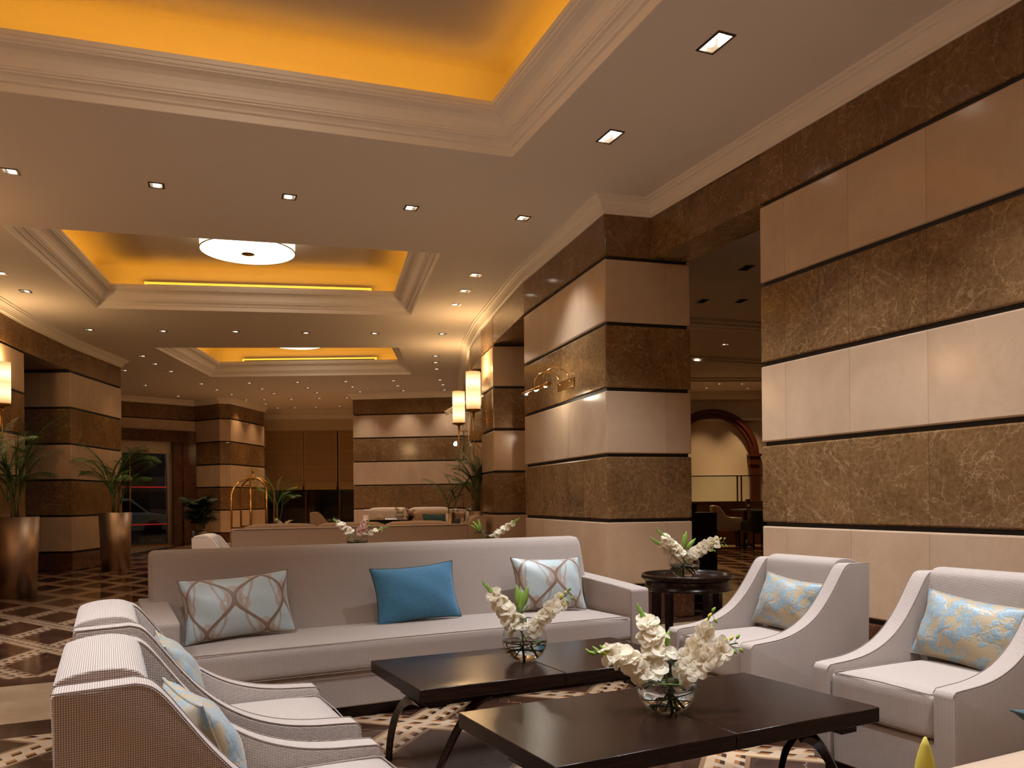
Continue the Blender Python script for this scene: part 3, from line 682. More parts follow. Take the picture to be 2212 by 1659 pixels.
dup(c0, chair_at((1.445, 3.245), A + PI), A + PI, 'cream woven armchair by the marble wall, the one cut by the right edge')
cB = dup(c0, (-1.01 + .42 * Vv.x, 1.82 + .42 * Vv.y, 0), A, 'nearest cream woven armchair, at the lower left corner, seen from behind its side')
cA = dup(c0, (-1.375 + .42 * Vv.x, 2.575 + .42 * Vv.y, 0), A, 'cream woven armchair on the left, between the nearest armchair and the long sofa')
def make_sofa(L=3.02, D=.90, fab='fabric', label='', hb=.915):
    r = thing('long_sofa', label, 'sofa')
    arm = [(0, .07), (0, .585), (.012, .60), (.2, .614), (.5, .634), (.76, .65), (.76, .07)]
    for x0, x1 in ((0, .145), (L - .145, L)): profile_slab('arm', arm, x0, x1, 'x', fab, r, .02)
    bm = bmesh.new(); cushion_box(bm, .148, L - .148, -.012, .60, .262, .425, .028, .02); cu = obj('seat_cushion', bm, fab, r)
    bm = bmesh.new(); tube(bm, [(.17, -.004, .424), (L / 2, -.009, .428), (L - .17, -.004, .424)], .003, 5); tube(bm, [(.17, -.010, .268), (L - .17, -.010, .268)], .003, 5); obj('piping', bm, 'piping', cu)
    bm = bmesh.new(); box(bm, .14, L - .14, .012, .7, .07, .262, bev=.008); obj('seat_base', bm, fab, r)
    bk = [(.50, .20), (.53, .43), (.60, .66), (.655, hb - .06), (.675, hb - .02), (.70, hb), (.76, hb + .005), (.80, hb - .012), (.82, hb - .05), (.80, .07), (.55, .07)]
    profile_slab('backrest', bk, .055, L - .10, 'x', fab, r, .03)
    bm = bmesh.new(); box(bm, .05, L - .05, .06, .74, 0, .072); obj('plinth', bm, 'wood', r)
    return r
sofa = make_sofa(label='long cream woven sofa with three cushions behind the coffee tables')
SA = R(28); sofa.location = (-1.77, 3.95, 0); sofa.rotation_euler = (0, 0, SA)
def sl(x, y, z=0, o=(-1.77, 3.95), a=SA): return (o[0] + x * math.cos(a) - y * math.sin(a), o[1] + x * math.sin(a) + y * math.cos(a), z)
def make_pillow(name, label, W, Hh, Tk, m, pip, loc, rz, tilt, roll=0.0, seed=0, group='scatter cushions', creases=1.0):
    rnd = random.Random(seed); r = thing(name, label, 'cushion', loc, rz, group); r.rotation_euler = Euler((tilt, roll, rz), 'XYZ')
    r.rotation_mode = 'XYZ'; N = 22; bm = bmesh.new(); uv = bm.loops.layers.uv.new('UVMap'); edge = []
    ph = [rnd.uniform(0, 6) for _ in range(6)]
    def P(u, v, s):
        x = u * W / 2 * (1 - .075 * (1 - v * v)) ; z = Hh / 2 + v * Hh / 2 * (1 - .10 * (1 - u * u))
        t = max(0, (1 - u ** 2)) ** .55 * max(0, (1 - v ** 2)) ** .55 * (Tk / 2)
        cr = math.sin(u * 9 + v * 5 + ph[0]) * .0035 * abs(u) ** 2 + math.sin(v * 14 + ph[1] + u * 3) * .004 * abs(u) ** 3 * (1 - abs(v)) + math.sin((u + v) * 6 + ph[2]) * .003
        t += cr * creases * min(1, t / .02)
        return Vector((x, s * t, z))
    g = {}
    for s in (-1, 1):
        for i in range(N + 1):
            for j in range(N + 1):
                u, v = -1 + 2 * i / N, -1 + 2 * j / N; u = math.sin(u * PI / 2); v = math.sin(v * PI / 2)
                if (i in (0, N) or j in (0, N)) and s == 1: g[s, i, j] = g[-1, i, j]
                else: g[s, i, j] = bm.verts.new(P(u, v, s))
        for i in range(N):
            for j in range(N):
                q = [(i, j), (i + 1, j), (i + 1, j + 1), (i, j + 1)]; q = q if s < 0 else q[::-1]
                f = bm.faces.new([g[s, a, b] for a, b in q]); f.smooth = True
                for lp, (a, b) in zip(f.loops, q): lp[uv].uv = (a / N * W / .58, b / N)
    border = [(i, 0) for i in range(N)] + [(N, j) for j in range(N)] + [(N - i, N) for i in range(N)] + [(0, N - j) for j in range(N)]
    bp = [g[-1, a, b].co.copy() for a, b in border]; obj('cover', bm, m, r)
    bm = bmesh.new(); tube(bm, bp + bp[:1], .0042, 6); obj('piping', bm, pip, r)
    return r
ty = .455
make_pillow('patterned_cushion', 'pale blue and taupe scroll cushion at the left end of the long sofa', .60, .36, .17, 'scroll', 'piping', sl(.50, .36, .44), SA + R(2), R(-19), R(-3), 1)
make_pillow('blue_cushion', 'plain bright blue cushion in the middle of the long sofa', .55, .36, .16, 'blue', 'teal', sl(1.57, .40, .44), SA, R(-16), R(-3), 2, creases=.6)
make_pillow('patterned_cushion', 'pale blue and taupe scroll cushion at the right end of the long sofa', .54, .37, .17, 'scroll', 'piping', sl(2.52, .40, .44), SA, R(-18), R(2), 3)
def chair_pillow(fm, ang, label, seed, dx=0, rzoff=0, roll=0, W=.46, back=.50, m='floral'):
    # fm: front mid ; pillow rests against the back
    n = Vector((math.cos(ang), math.sin(ang))); s = Vector((-n.y, n.x)); p = Vector(fm) - n * back + s * dx
    make_pillow('floral_cushion', label, W, .30, .15, m, m, (p.x, p.y, .462), ang + PI / 2 + rzoff, R(-20), roll, seed)
chair_pillow((1.005, 4.235), A + PI, 'blue and gold floral cushion in the armchair nearer the side table', 5, .0, R(-4), R(4))
chair_pillow((1.445, 3.245), A + PI, 'blue and gold floral cushion in the armchair at the right edge', 6, .0, R(-5), R(4), .50)
fB = (-1.01 + .82 * Vv.x, 1.82 + .82 * Vv.y); fA = (-1.375 + .82 * Vv.x, 2.575 + .82 * Vv.y)
chair_pillow(fB, A, 'blue and gold floral cushion in the nearest armchair at lower left', 7, -.0, R(6), R(3), .46, .47)
chair_pillow(fA, A, 'blue and gold floral cushion in the left armchair beside the long sofa', 8, .0, R(0), R(2), .46, .48)
# ------------------------------------------------------------------ coffee tables
def arc_leg(bm, p_top, p_bot, w0=.030, w1=.019, bulge=.13):
    a = Vector(p_top); b = Vector(p_bot); pts = []
    for i in range(13):
        f = i / 12; q = a.lerp(b, f); ang = f * PI / 2
        q = Vector((a.x + (b.x - a.x) * f, a.y + (b.y - a.y) * math.sin(ang), a.z + (b.z - a.z) * (1 - math.cos(ang)))); pts.append(q)
    tube(bm, pts, [w0 + (w1 - w0) * i / 12 for i in range(13)], 4)
def make_table(label):
    L, Wd = 1.37, .695; r = thing('coffee_table', label, 'coffee table', group='dark wooden coffee tables')
    for k, (x0, x1) in enumerate(((0, L / 2 - .0012), (L / 2 + .0012, L))):
        bm = bmesh.new(); box(bm, x0, x1, 0, Wd, .365, .42, bev=.003, seg=1); obj('tabletop', bm, 'wood', r)
    for x0 in (.06, L - .14):
        bm = bmesh.new(); box(bm, x0, x0 + .08, .05, Wd - .05, .325, .366, bev=.003, seg=1); obj('rail', bm, 'wood', r)
    bm = bmesh.new(); box(bm, .05, L - .05, .30, .395, .325, .366); obj('rail', bm, 'wood', r)
    for a, b in (((.035, .10, .35), (.015, .47, 0)), ((L - .035, .10, .35), (L - .015, .47, 0)), ((.34, .055, .35), (.07, .055, 0)), ((L - .34, .055, .35), (L - .07, .055, 0))):
        bm = bmesh.new(); arc_leg(bm, a, b, .024, .016); obj('curved_leg', bm, 'wood', r, smooth=False)
    return r
tn = make_table('nearer dark wooden coffee table with glass bowl of white flowers'); tn.location = (.118, 2.338, 0); tn.rotation_euler = (0, 0, R(27.5))
dup(tn, (-.384, 3.305, 0), R(26), 'farther dark wooden coffee table in front of the long sofa')
# round side table
def make_side(label, loc, s=1.0, name='round_side_table'):
    r = thing(name, label, 'side table', loc); h = .644
    bm = bmesh.new(); lathe(bm, [(0, h - .03), (.29, h - .03), (.30, h - .026), (.305, h - .002), (.318, h), (.328, h - .004), (.330, h - .03), (.318, h - .036), (.312, h - .045), (.0, h - .045)], 56); obj('tabletop', bm, 'wood', r)
    bm = bmesh.new(); lathe(bm, [(.30, h - .045), (.303, h - .095), (.312, h - .100), (.314, h - .112), (.300, h - .118), (.0, h - .118)], 56); obj('apron', bm, 'wood', r)
    for k in range(4):
        a = R(20 + 90 * k); bm = bmesh.new(); tube(bm, [(.255 * math.cos(a), .255 * math.sin(a), h - .115), (.262 * math.cos(a), .262 * math.sin(a), 0)], [.036, .028], 4); obj('leg', bm, 'wood', r, smooth=False)
    r.scale = (s, s, s); return r
make_side('round dark side table with raised rim between sofa and armchair', (1.264, 5.9, 0))
# ------------------------------------------------------------------ flowers
def blossom_mesh(bm, loc, d, size, seed, petals=6, mi=0, ruffle=.55, open_=1.0):
    rnd = random.Random(seed); d = Vector(d).normalized(); a = d.orthogonal().normalized(); b = d.cross(a)
    for k in range(petals):
        th = 2 * PI * k / petals + rnd.uniform(-.2, .2); rad = a * math.cos(th) + b * math.sin(th); tan = d.cross(rad); L = size * rnd.uniform(.85, 1.1) * (1 if k % 2 else .88); G = []
        for i in range(5):
            f = i / 4; w_ = size * .47 * math.sin(PI * (.10 + .78 * f)) ** .8
            c = Vector(loc) + d * (L * (.25 + .55 * f - .42 * f * f * open_)) + rad * (L * (.06 + .80 * f * open_))
            row = []
            for j in range(5):
                g = (j - 2) / 2; rf = math.sin(g * 7 + k * 2.1 + seed) * ruffle * size * .16 * f
                row.append(bm.verts.new(c + tan * (w_ * g) + d * (rf + .16 * size * g * g * (1 - f * .6)) - rad * (.05 * size * abs(g) * f)))
            G.append(row)
        for i in range(4):
            for j in range(4):
                f = bm.faces.new((G[i][j], G[i][j + 1], G[i + 1][j + 1], G[i + 1][j])); f.smooth = True; f.material_index = mi
def bud_mesh(bm, p, q, r, mi=0, ribs=6):
    p, q = Vector(p), Vector(q); n = 8; pts = [p.lerp(q, i / n) for i in range(n + 1)]
    tube(bm, pts, [max(.0008, r * math.sin(PI * min(1, .12 + .86 * (i / n) ** .8)) ** .75) for i in range(n + 1)], ribs * 2, mi)
def curve_pts(p0, p1, sag, n=10):
    p0, p1 = Vector(p0), Vector(p1); return [p0.lerp(p1, i / n) + Vector((0, 0, 1)) * sag * 4 * (i / n) * (1 - i / n) for i in range(n + 1)]
def gladiolus(label, base, tip, loc, group, seed, nb=6, size=.058, petal='petal', sag=.03, start=.35, sc=1.0, name='gladiolus_stem'):
    rnd = random.Random(seed); r = thing(name, label, 'flower', loc, 0, group); pts = curve_pts(base, tip, sag, 14)
    bm = bmesh.new(); tube(bm, pts, [.0045 - .0025 * i / 14 for i in range(15)], 6); st = obj('stem', bm, 'stem', r)
    ax = (pts[-1] - pts[0]).normalized()
    def at(f): x = f * 14; i = min(13, int(x)); return pts[i].lerp(pts[i + 1], x - i)
    for k in range(nb):
        f = start + (.80 - start) * k / max(1, nb - 1); p = at(f); side = ax.cross(Vector((0, -1, 0)) if k % 2 else Vector((0, 1, 0))).normalized()
        d = (ax * .45 + Vector((rnd.uniform(-.35, .35), -.75 if k % 3 else .3, rnd.uniform(.1, .6))) + side * .5).normalized()
        bm = bmesh.new(); blossom_mesh(bm, p, d, size * (1.15 - .35 * k / nb), seed * 31 + k); obj('blossom', bm, petal, r)
    for k in range(6):
        f = .74 + .26 * k / 5; p = at(f); sd = Vector((ax.y, -ax.x, 0)).normalized() if ax.xy.length > .01 else Vector((1, 0, 0))
        d = (ax + (Vector((0, 0, .5)) if k % 2 else Vector((0, 0, -.4))) * .6).normalized(); L = .052 * (1.1 - .5 * k / 5)
        bm = bmesh.new(); bud_mesh(bm, p, p + d * L, .0075 * (1.1 - .45 * k / 5)); obj('bud', bm, 'bud' if k > 0 else 'budy', r)
    r.scale = (sc,) * 3; return r
def lily_buds(label, base, tops, loc, group, sc=1.0, m='bud', L=.10, leaves=True):
    r = thing('lily_bud_stem', label, 'flower', loc, 0, group); fork = Vector(base).lerp(Vector(tops[0]), .55)
    bm = bmesh.new(); tube(bm, [base, tuple(fork)], .0045, 6)
    for t in tops: tube(bm, [tuple(fork), tuple(Vector(t) - Vector((0, 0, L * .9)))], .003, 6)
    obj('stem', bm, 'stem', r)
    for t in tops:
        t = Vector(t); d = (t - fork).normalized(); bm = bmesh.new(); bud_mesh(bm, t - d * L, t, .0155); obj('bud', bm, m, r)
    if leaves:
        for k in range(4):
            a = k * 1.7; bm = bmesh.new(); p = fork - Vector((0, 0, .02)); G = []
            for i in range(6):
                f = i / 5; c = p + Vector((math.cos(a) * .075 * f, math.sin(a) * .075 * f, .05 * f - .05 * f * f)); w_ = .013 * math.sin(PI * (.1 + .85 * f)); G.append([bm.verts.new(c + Vector((-math.sin(a), math.cos(a), 0)) * w_ * s + Vector((0, 0, .004 * abs(s)))) for s in (-1, 0, 1)])
            for i in range(5):
                for j in range(2): bm.faces.new((G[i][j], G[i][j + 1], G[i + 1][j + 1], G[i + 1][j])).smooth = True
            obj('leaf', bm, 'leafd', r)
    r.scale = (sc,) * 3; return r
def orchid(label, base, tip, loc, group, seed, nb=9, sag=.05, petal='petal', sc=1.0, size=.036):
    rnd = random.Random(seed); r = thing('orchid_spray', label, 'flower', loc, 0, group); pts = curve_pts(base, tip, sag, 14)
    bm = bmesh.new(); tube(bm, pts, .0026, 6); obj('stem', bm, 'stem', r)
    for k in range(nb):
        f = .30 + .50 * k / max(1, nb - 1); x = f * 14; i = int(x); p = pts[i].lerp(pts[i + 1], x - i)
        o_ = Vector((rnd.uniform(-.012, .012), rnd.uniform(-.025, .01), (-1) ** k * rnd.uniform(.010, .024))); bm = bmesh.new()
        tube(bm, [tuple(p), tuple(p + o_)], .0012, 4, 1, False); blossom_mesh(bm, p + o_, (rnd.uniform(-.6, .6), -1, rnd.uniform(-.3, .5)), size, seed * 17 + k, 5, 0, .1, 1.05); obj('blossom', bm, [petal, 'stem'], r)
    for k in range(6):
        f = .80 + .20 * k / 5; x = min(13.99, f * 14); i = int(x); p = pts[i].lerp(pts[i + 1], x - i); o_ = Vector((.006, -.004, (-1) ** k * .018)); bm = bmesh.new()
        tube(bm, [tuple(p), tuple(p + o_)], .0011, 4, 0, False); bud_mesh(bm, p + o_, p + o_ * 1.9 + Vector((.006, 0, 0)), .006); obj('bud', bm, 'bud' if k > 2 else 'budy', r)
    r.scale = (sc,) * 3; return r
def make_vase(label, loc, group, rad=.108, grass=True, wet=.45):
    r = thing('glass_bowl_vase', label, 'vase', loc, 0, group); th0 = math.asin(.42); th1 = PI - math.asin(.52); rc = rad
    def sph(R_, a0, a1, n, zc): return [(R_ * math.sin(a0 + (a1 - a0) * i / n), zc - R_ * math.cos(a0 + (a1 - a0) * i / n)) for i in range(n + 1)]
    zc = rad * math.cos(th0); ou = sph(rad, th0, th1, 26, zc); ri = rad - .0035; inn = sph(ri, 0, th1, 26, zc + .0015)[::-1]
    bm = bmesh.new(); lathe(bm, [(0, .0)] + [(ou[0][0], 0)] + ou[1:] + [((ou[-1][0] + inn[0][0]) / 2, ou[-1][1] + .0018)], 48); obj('bowl', bm, 'bowlg', r)
    zw = 2 * rad * wet; rw = ri - .0004; aw = math.acos((zc + .0015 - zw) / rw); bm = bmesh.new(); p = sph(rw, 0, aw, 18, zc + .0015); lathe(bm, p + [(0, zw)], 48); obj('water', bm, 'water', r)
    if grass:
        rnd = random.Random(int(loc[0] * 100) + 5)
        for k in range(5):
            a0 = rnd.uniform(0, 6); rr = ri * rnd.uniform(.70, .85); zz = zc + rnd.uniform(-.045, .0); ti = rnd.uniform(-.35, .35)
            lim = math.sqrt(max(1e-5, (ri * .93) ** 2 - (abs(zz - zc) + .3 * rr) ** 2)); rr = min(rr, lim)
            pts = [(rr * math.cos(a0 + i * .26), rr * math.sin(a0 + i * .26), zz + ti * rr * math.cos(i * .26) * .8) for i in range(rnd.randint(12, 20))]
            bm = bmesh.new(); tube(bm, pts, .0021, 5); obj('coiled_grass', bm, 'stem', r)
    return r
def arrangement(loc, where, k, kind='main'):
    g = 'flowers in the bowl vase %s' % where; zt = .19
    make_vase('round clear glass bowl vase with water %s' % where, loc, 'round glass bowl vases')
    if kind == 'near':
        gladiolus('white gladiolus spike leaning up left, in the bowl %s' % where, (.03, .0, .02), (-.09, .02, .36), loc, g, 11, 9, .062, start=.42)
        gladiolus('green tipped gladiolus reaching low left, in the bowl %s' % where, (.05, -.02, .03), (-.27, -.03, .215), loc, g, 12, 10, .064, sag=.055, start=.30)
        lily_buds('green lily buds standing tall in the bowl %s' % where, (.02, .03, .02), [(-.025, .03, .325), (.015, .02, .29), (-.045, .03, .33)], loc, g)
        orchid('white orchid spray arching right, in the bowl %s' % where, (-.03, .0, .03), (.25, -.03, .25), loc, g, 13, 16, .045, size=.042)
        orchid('white orchid stem rising steeply right, in the bowl %s' % where, (.0, .02, .03), (.17, .01, .35), loc, g, 14, 10, .02, size=.040)
    elif kind == 'far':
        gladiolus('gladiolus with long green tip pointing left, in the bowl %s' % where, (.05, .0, .03), (-.185, .01, .36), loc, g, 21, 11, .060, sag=.02, start=.30)
        lily_buds('three upright green lily buds in the bowl %s' % where, (.0, .03, .02), [(-.035, .03, .36), (.02, .02, .355), (-.01, .03, .335)], loc, g)
        orchid('cream orchid spray reaching up right, in the bowl %s' % where, (-.04, -.01, .03), (.215, -.02, .325), loc, g, 23, 16, .03, size=.038)
    else:
        gladiolus('white gladiolus pointing up left, in the bowl %s' % where, (.07, .0, .03), (-.185, .0, .335), loc, g, 31, 12, .058, sag=.01, start=.36)
        gladiolus('short white gladiolus bud spike to the left, in the bowl %s' % where, (.06, .02, .03), (-.22, .03, .27), loc, g, 32, 5, .040, sag=.01, start=.45)
        lily_buds('pale green lily buds above the bowl %s' % where, (.0, .03, .02), [(.005, .03, .31), (.025, .04, .33), (.09, .03, .28)], loc, g)
        orchid('long white orchid spray stretching right, in the bowl %s' % where, (-.06, -.01, .03), (.29, -.01, .25), loc, g, 33, 22, .07, size=.036)
        orchid('second white orchid spray low to the right, in the bowl %s' % where, (-.04, -.03, .03), (.20, -.03, .215), loc, g, 34, 13, .06, size=.034)
arrangement((.548, 2.93, .421), 'on the nearer coffee table', 1, 'near')
arrangement((.053, 3.88, .421), 'on the farther coffee table', 2, 'far')
arrangement((1.235, 5.86, .617), 'on the round side table', 3, 'side')
# ------------------------------------------------------------------ palms and planters
def planter(label, loc, r0=.230, r1=.27, h=1.03, group='tall bronze planters'):
    r = thing('tall_planter', label, 'planter', loc, 0, group)
    bm = bmesh.new(); lathe(bm, [(0, .002), (r0, .002), (r1, h), (r1 - .018, h), (r1 - .02, h - .06)], 48); obj('shell', bm, 'bronze', r)
    bm = bmesh.new(); lathe(bm, [(r1 - .022, h - .075), (0, h - .055)], 24); obj('soil', bm, 'soil', r); return r
def frond_bm(L, arch, seed, lw=.20, n=25, mi=0, w0=.015, spread=1.0):
    """arching pinnate leaf rooted at the origin, leaning along +x"""
    rnd = random.Random(seed); bm = bmesh.new(); pts = []
    a0 = R(rnd.uniform(64, 84)); p = Vector((0, 0, 0)); N = 16; side_ = rnd.uniform(-.15, .15)
    for i in range(N + 1):
        pts.append(p.copy()); a = a0 - arch * (i / N) ** 1.5; p = p + Vector((math.cos(a), side_ * i / N * .6, math.sin(a))) * (L / N)
    tube(bm, pts, [.006 * (1 - .8 * i / N) + .001 for i in range(N + 1)], 5)
    for k in range(n):
        f = .28 + .72 * k / (n - 1); x = min(N - .01, f * N); i = int(x); q = pts[i].lerp(pts[i + 1], x - i); d = (pts[i + 1] - pts[i]).normalized()
        ln = lw * (math.sin(PI * min(1, .18 + .80 * (k / (n - 1)))) ** .7) * rnd.uniform(.85, 1.1); s_ = d.cross(Vector((0, 1, 0))).normalized()
        for sg in (-1, 1):
            dr = (d * .62 + Vector((0, sg * spread, 0)) * .8 + s_ * -.10).normalized(); G = []
            for j in range(4):
                g = j / 3; c = q + dr * ln * g + Vector((0, 0, -1)) * ln * .38 * g * g; w_ = w0 * (1 - g) ** .6 + .0008; nrm = dr.cross(Vector((0, 0, 1))).normalized()
                G.append((bm.verts.new(c + nrm * w_ * .5 + Vector((0, 0, .002))), bm.verts.new(c - nrm * w_ * .5)))
            for j in range(3): bm.faces.new((G[j][0], G[j][1], G[j + 1][1], G[j + 1][0])).smooth = True
    return bm
def palm(label, loc, h, nf, seed, spec=None, group='potted palms', lw=.26, m='leaf', stems=6, name='potted_palm', arch=1.5, c0=.14, c1=.46):
    rnd = random.Random(seed); r = thing(name, label, 'palm', loc, rnd.uniform(0, 6) * 0, group); bases = []
    for k in range(stems):
        a = 2 * PI * k / stems + rnd.uniform(-.4, .4); rr = rnd.uniform(.02, .07); hh = h * rnd.uniform(c0, c1); b = Vector((math.cos(a) * rr * 1.8, math.sin(a) * rr * 1.8, hh))
        bm = bmesh.new(); tube(bm, [(math.cos(a) * rr, math.sin(a) * rr, 0), tuple(b * .5 + Vector((0, 0, 0))), tuple(b)], [.012, .010, .007], 6); obj('cane', bm, 'palmtrunk', r); bases.append(b)
    for k in range(nf):
        if spec and k < len(spec): az, L, ar = spec[k]
        else: az, L, ar = rnd.uniform(0, 360), h * rnd.uniform(.45, .8), arch * rnd.uniform(.6, 1.15)
        bm = frond_bm(L, ar, seed * 50 + k, lw * rnd.uniform(.8, 1.1)); bm.transform(T(bases[k % stems], R(az))); obj('frond', bm, m, r)
    return r
planter('tall tapered bronze planter at the left edge of the hall', (-6.37, 10.45, 0))
palm('potted palm in the tall planter at the left edge', (-6.37, 10.45, .96), 1.45, 28, 3, [(5, 1.15, 1.1), (-8, 1.0, 1.3), (25, .8, 1.0), (170, .9, 1.3), (200, .8, 1.6), (-60, .8, 1.2), (100, .7, .8)])
planter('tall tapered bronze planter left of the glass entrance', (-7.04, 14.45, 0))
palm('potted palm in the tall planter left of the glass entrance', (-7.04, 14.45, .97), 1.35, 28, 5, [(0, .95, 2.1), (-10, .9, 1.8), (178, .85, 1.7), (188, .75, 1.9), (15, 1.1, 1.6), (-40, .9, 1.9), (90, .9, 1.1)])
planter('tall bronze planter between the two right hand pillars', (-.60, 13.95, 0), .15, .20, 1.0)
palm('large dark palm under the two lit wall lamps', (-.60, 13.95, .93), 1.25, 26, 9, [(160, .9, .5), (120, 1.0, .4), (200, .8, .8), (-20, .9, .5), (180, .7, 1.2)], lw=.19)
planter('slim planter holding the small palm near the striped end wall', (-1.25, 16.4, 0), .08, .10, .93)
palm('small palm in front of the striped end wall', (-1.25, 16.4, .87), .85, 8, 11, [(170, .7, .6), (150, .6, .9), (185, .7, 1.2), (10, .6, .7), (-10, .6, 1.0)], lw=.16, stems=3)
planter('low bronze planter right of the glass entrance', (-8.15, 21.3, 0), .17, .20, .45)
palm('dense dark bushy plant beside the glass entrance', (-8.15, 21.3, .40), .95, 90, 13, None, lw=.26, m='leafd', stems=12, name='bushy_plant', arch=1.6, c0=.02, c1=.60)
planter('low planter behind the brass luggage cart', (-7.0, 24.3, 0), .13, .16, .52)
palm('slender palm behind the brass luggage cart', (-7.0, 24.3, .46), 1.75, 10, 17, [(0, .9, 1.9), (180, .9, 1.6), (-10, .9, 2.2)], stems=4)
# ------------------------------------------------------------------ wall lamps
def sconce(label, loc, wall_dir, L=.19, drop=.55):
    """loc: axis of the glass at its lower rim; wall_dir: angle towards the wall"""
    r = thing('wall_lamp', label, 'wall lamp', loc, wall_dir, 'glowing glass wall lamps')
    bm = bmesh.new(); lathe(bm, [(.110, .0), (.114, .05), (.116, .3), (.116, .60), (.112, .60), (.112, .05)], 40); obj('lamp_shade', bm, 'sconce', r)
    bm = bmesh.new(); lathe(bm, [(.02, -.05), (.05, -.03), (.112, -.012), (.118, .0), (.118, .012), (.112, .012), (.105, -.002), (0, -.01)], 32); lathe(bm, [(0, -.13), (.016, -.12), (.024, -.09), (.018, -.05), (0, -.05)], 16); obj('cup', bm, 'brassd', r)
    bm = bmesh.new(); tube(bm, [(0, 0, -.06), (0, 0, -drop)], [.009, .006], 8); lathe(bm, [(0, -drop - .022), (.010, -drop - .012), (0, -drop)], 10); obj('stem', bm, 'brass', r)
    bm = bmesh.new(); tube(bm, [(0, 0, -.14), (L * .5, 0, -.135), (L - .01, 0, -.14)], .008, 8); obj('bracket', bm, 'brass', r)
    bm = bmesh.new(); box(bm, L - .015, L - .001, -.035, .035, -.30, .0, bev=.004); lathe(bm, [(0, 0), (.02, .006), (.012, .02), (0, .022)], 12, m=T((L - .016, 0, -.15), 0, 0, -PI / 2)); obj('back_plate', bm, 'brass', r)
    l = bpy.data.lights.new('bulb', 'POINT'); l.energy = 26; l.color = (1, .62, .28); l.shadow_soft_size = .05; o = bpy.data.objects.new('bulb_light', l); C.objects.link(o); o.parent = r; o.location = (0, 0, .66)
    return r
sconce('tall glowing glass lamp on the pillar right of the hall, nearer of the two', (-.592, 12.80, 2.60), R(13), .215, .78)
sconce('tall glowing glass lamp on the far right pillar, farther of the two', (-.98, 15.25, 2.62), R(3), .19, .90)
sconce('glowing glass wall lamp at the left edge of the photo', (-7.22, 11.55, 2.61), R(168), .07, .78)
def near_lamp(label, loc, a, e):
    r = sconce(label, loc, a)
    for c in r.children:
        if c.type == 'LIGHT': c.data.energy = e; c.data.color = (1, .54, .25)
near_lamp('glass wall lamp on the left wall just outside the photo', (-5.99, 7.4, 2.61), R(180), 16)
near_lamp('glass wall lamp on the left wall beside the camera', (-5.98, 4.9, 2.61), R(180), 16)
near_lamp('added glass wall lamp for fill on the left wall behind the camera', (-5.98, -1.5, 2.61), R(180), 16)  # this lamp and the near-wall pair are unseen, added for warm ambient fill
near_lamp('added unseen glass wall lamp for fill on the near wall, left one', (-3.0, -5.78, 2.61), R(-90), 75)
near_lamp('added unseen glass wall lamp for fill on the near wall, right one', (1.5, -5.78, 2.61), R(-90), 75)
# picture light on the pillar face
pd = Vector((.171 - .921, 10.38 - 7.897)).normalized(); pa = math.atan2(pd.y, pd.x); pl = Vector((.921, 7.897)) + pd * 1.08
r = thing('picture_light', 'brass picture light with two curved arms on the big marble pillar', 'wall lamp', (pl.x, pl.y, 2.44), pa)
bm = bmesh.new(); box(bm, -.25, .25, .002, .016, -.05, .05, bev=.003); obj('back_plate', bm, 'brassd', r)
bm = bmesh.new(); tube(bm, [(-.33, .32, -.04), (.55, .32, -.04)], .022, 12); obj('lamp_bar', bm, 'brass', r)
for x in (-.15, .15):
    bm = bmesh.new(); tube(bm, [(x, .012, .0)] + [(x, .17 - .15 * math.cos(a), .03 + .13 * math.sin(a)) for a in [PI * i / 10 for i in range(11)]] + [(x, .32, -.02)], .006, 8); obj('curved_arm', bm, 'brass', r)
for x in (-.22, .10, .44):
    bm = bmesh.new(); lathe(bm, [(0, -.022), (.017, -.018), (.018, 0)], 14, m=T((x, .32, -.046))); obj('bulb', bm, 'lampglass', r)
l = bpy.data.lights.new('pl', 'POINT'); l.energy = 5; l.color = (1, .9, .7); l.shadow_soft_size = .03; o = bpy.data.objects.new('bulb_light', l); C.objects.link(o); o.parent = r; o.location = (.1, .30, -.10)
# security camera and little spot on the right wall
r = thing('security_camera', 'white security camera tilted beside the farther wall lamp', 'camera', (-1.10, 17.3, 3.20), R(-150))
bm = bmesh.new(); box(bm, -.16, .36, -.045, .045, -.045, .045, m=T((0, 0, 0), 0, 0, R(30)), bev=.01); obj('body', bm, 'white', r)
bm = bmesh.new(); tube(bm, [(-.02, 0, -.03), (-.06, 0, -.14), (-.22, 0, -.16)], .02, 10); lathe(bm, [(0, -.05), (.04, -.03), (.05, 0), (.04, .03), (0, .05)], 14, m=T((-.04, 0, -.12))); obj('bracket', bm, 'white', r)
r = thing('wall_spotlight', 'small lit spotlight hanging below the farther wall lamp', 'wall lamp', (-1.12, 17.0, 2.34), 0)
bm = bmesh.new(); tube(bm, [(.12, 0, -.3), (.12, 0, .30)], .012, 8); tube(bm, [(.12, 0, .1), (.0, 0, .13), (-.05, 0, .06)], .008, 6); obj('bracket', bm, 'steel', r)
bm = bmesh.new(); lathe(bm, [(0, -.045), (.035, -.03), (.04, .0), (.02, .05), (0, .055)], 16, m=T((-.05, 0, .02), 0, 0, R(15))); obj('lamp', bm, 'lampglass', r)
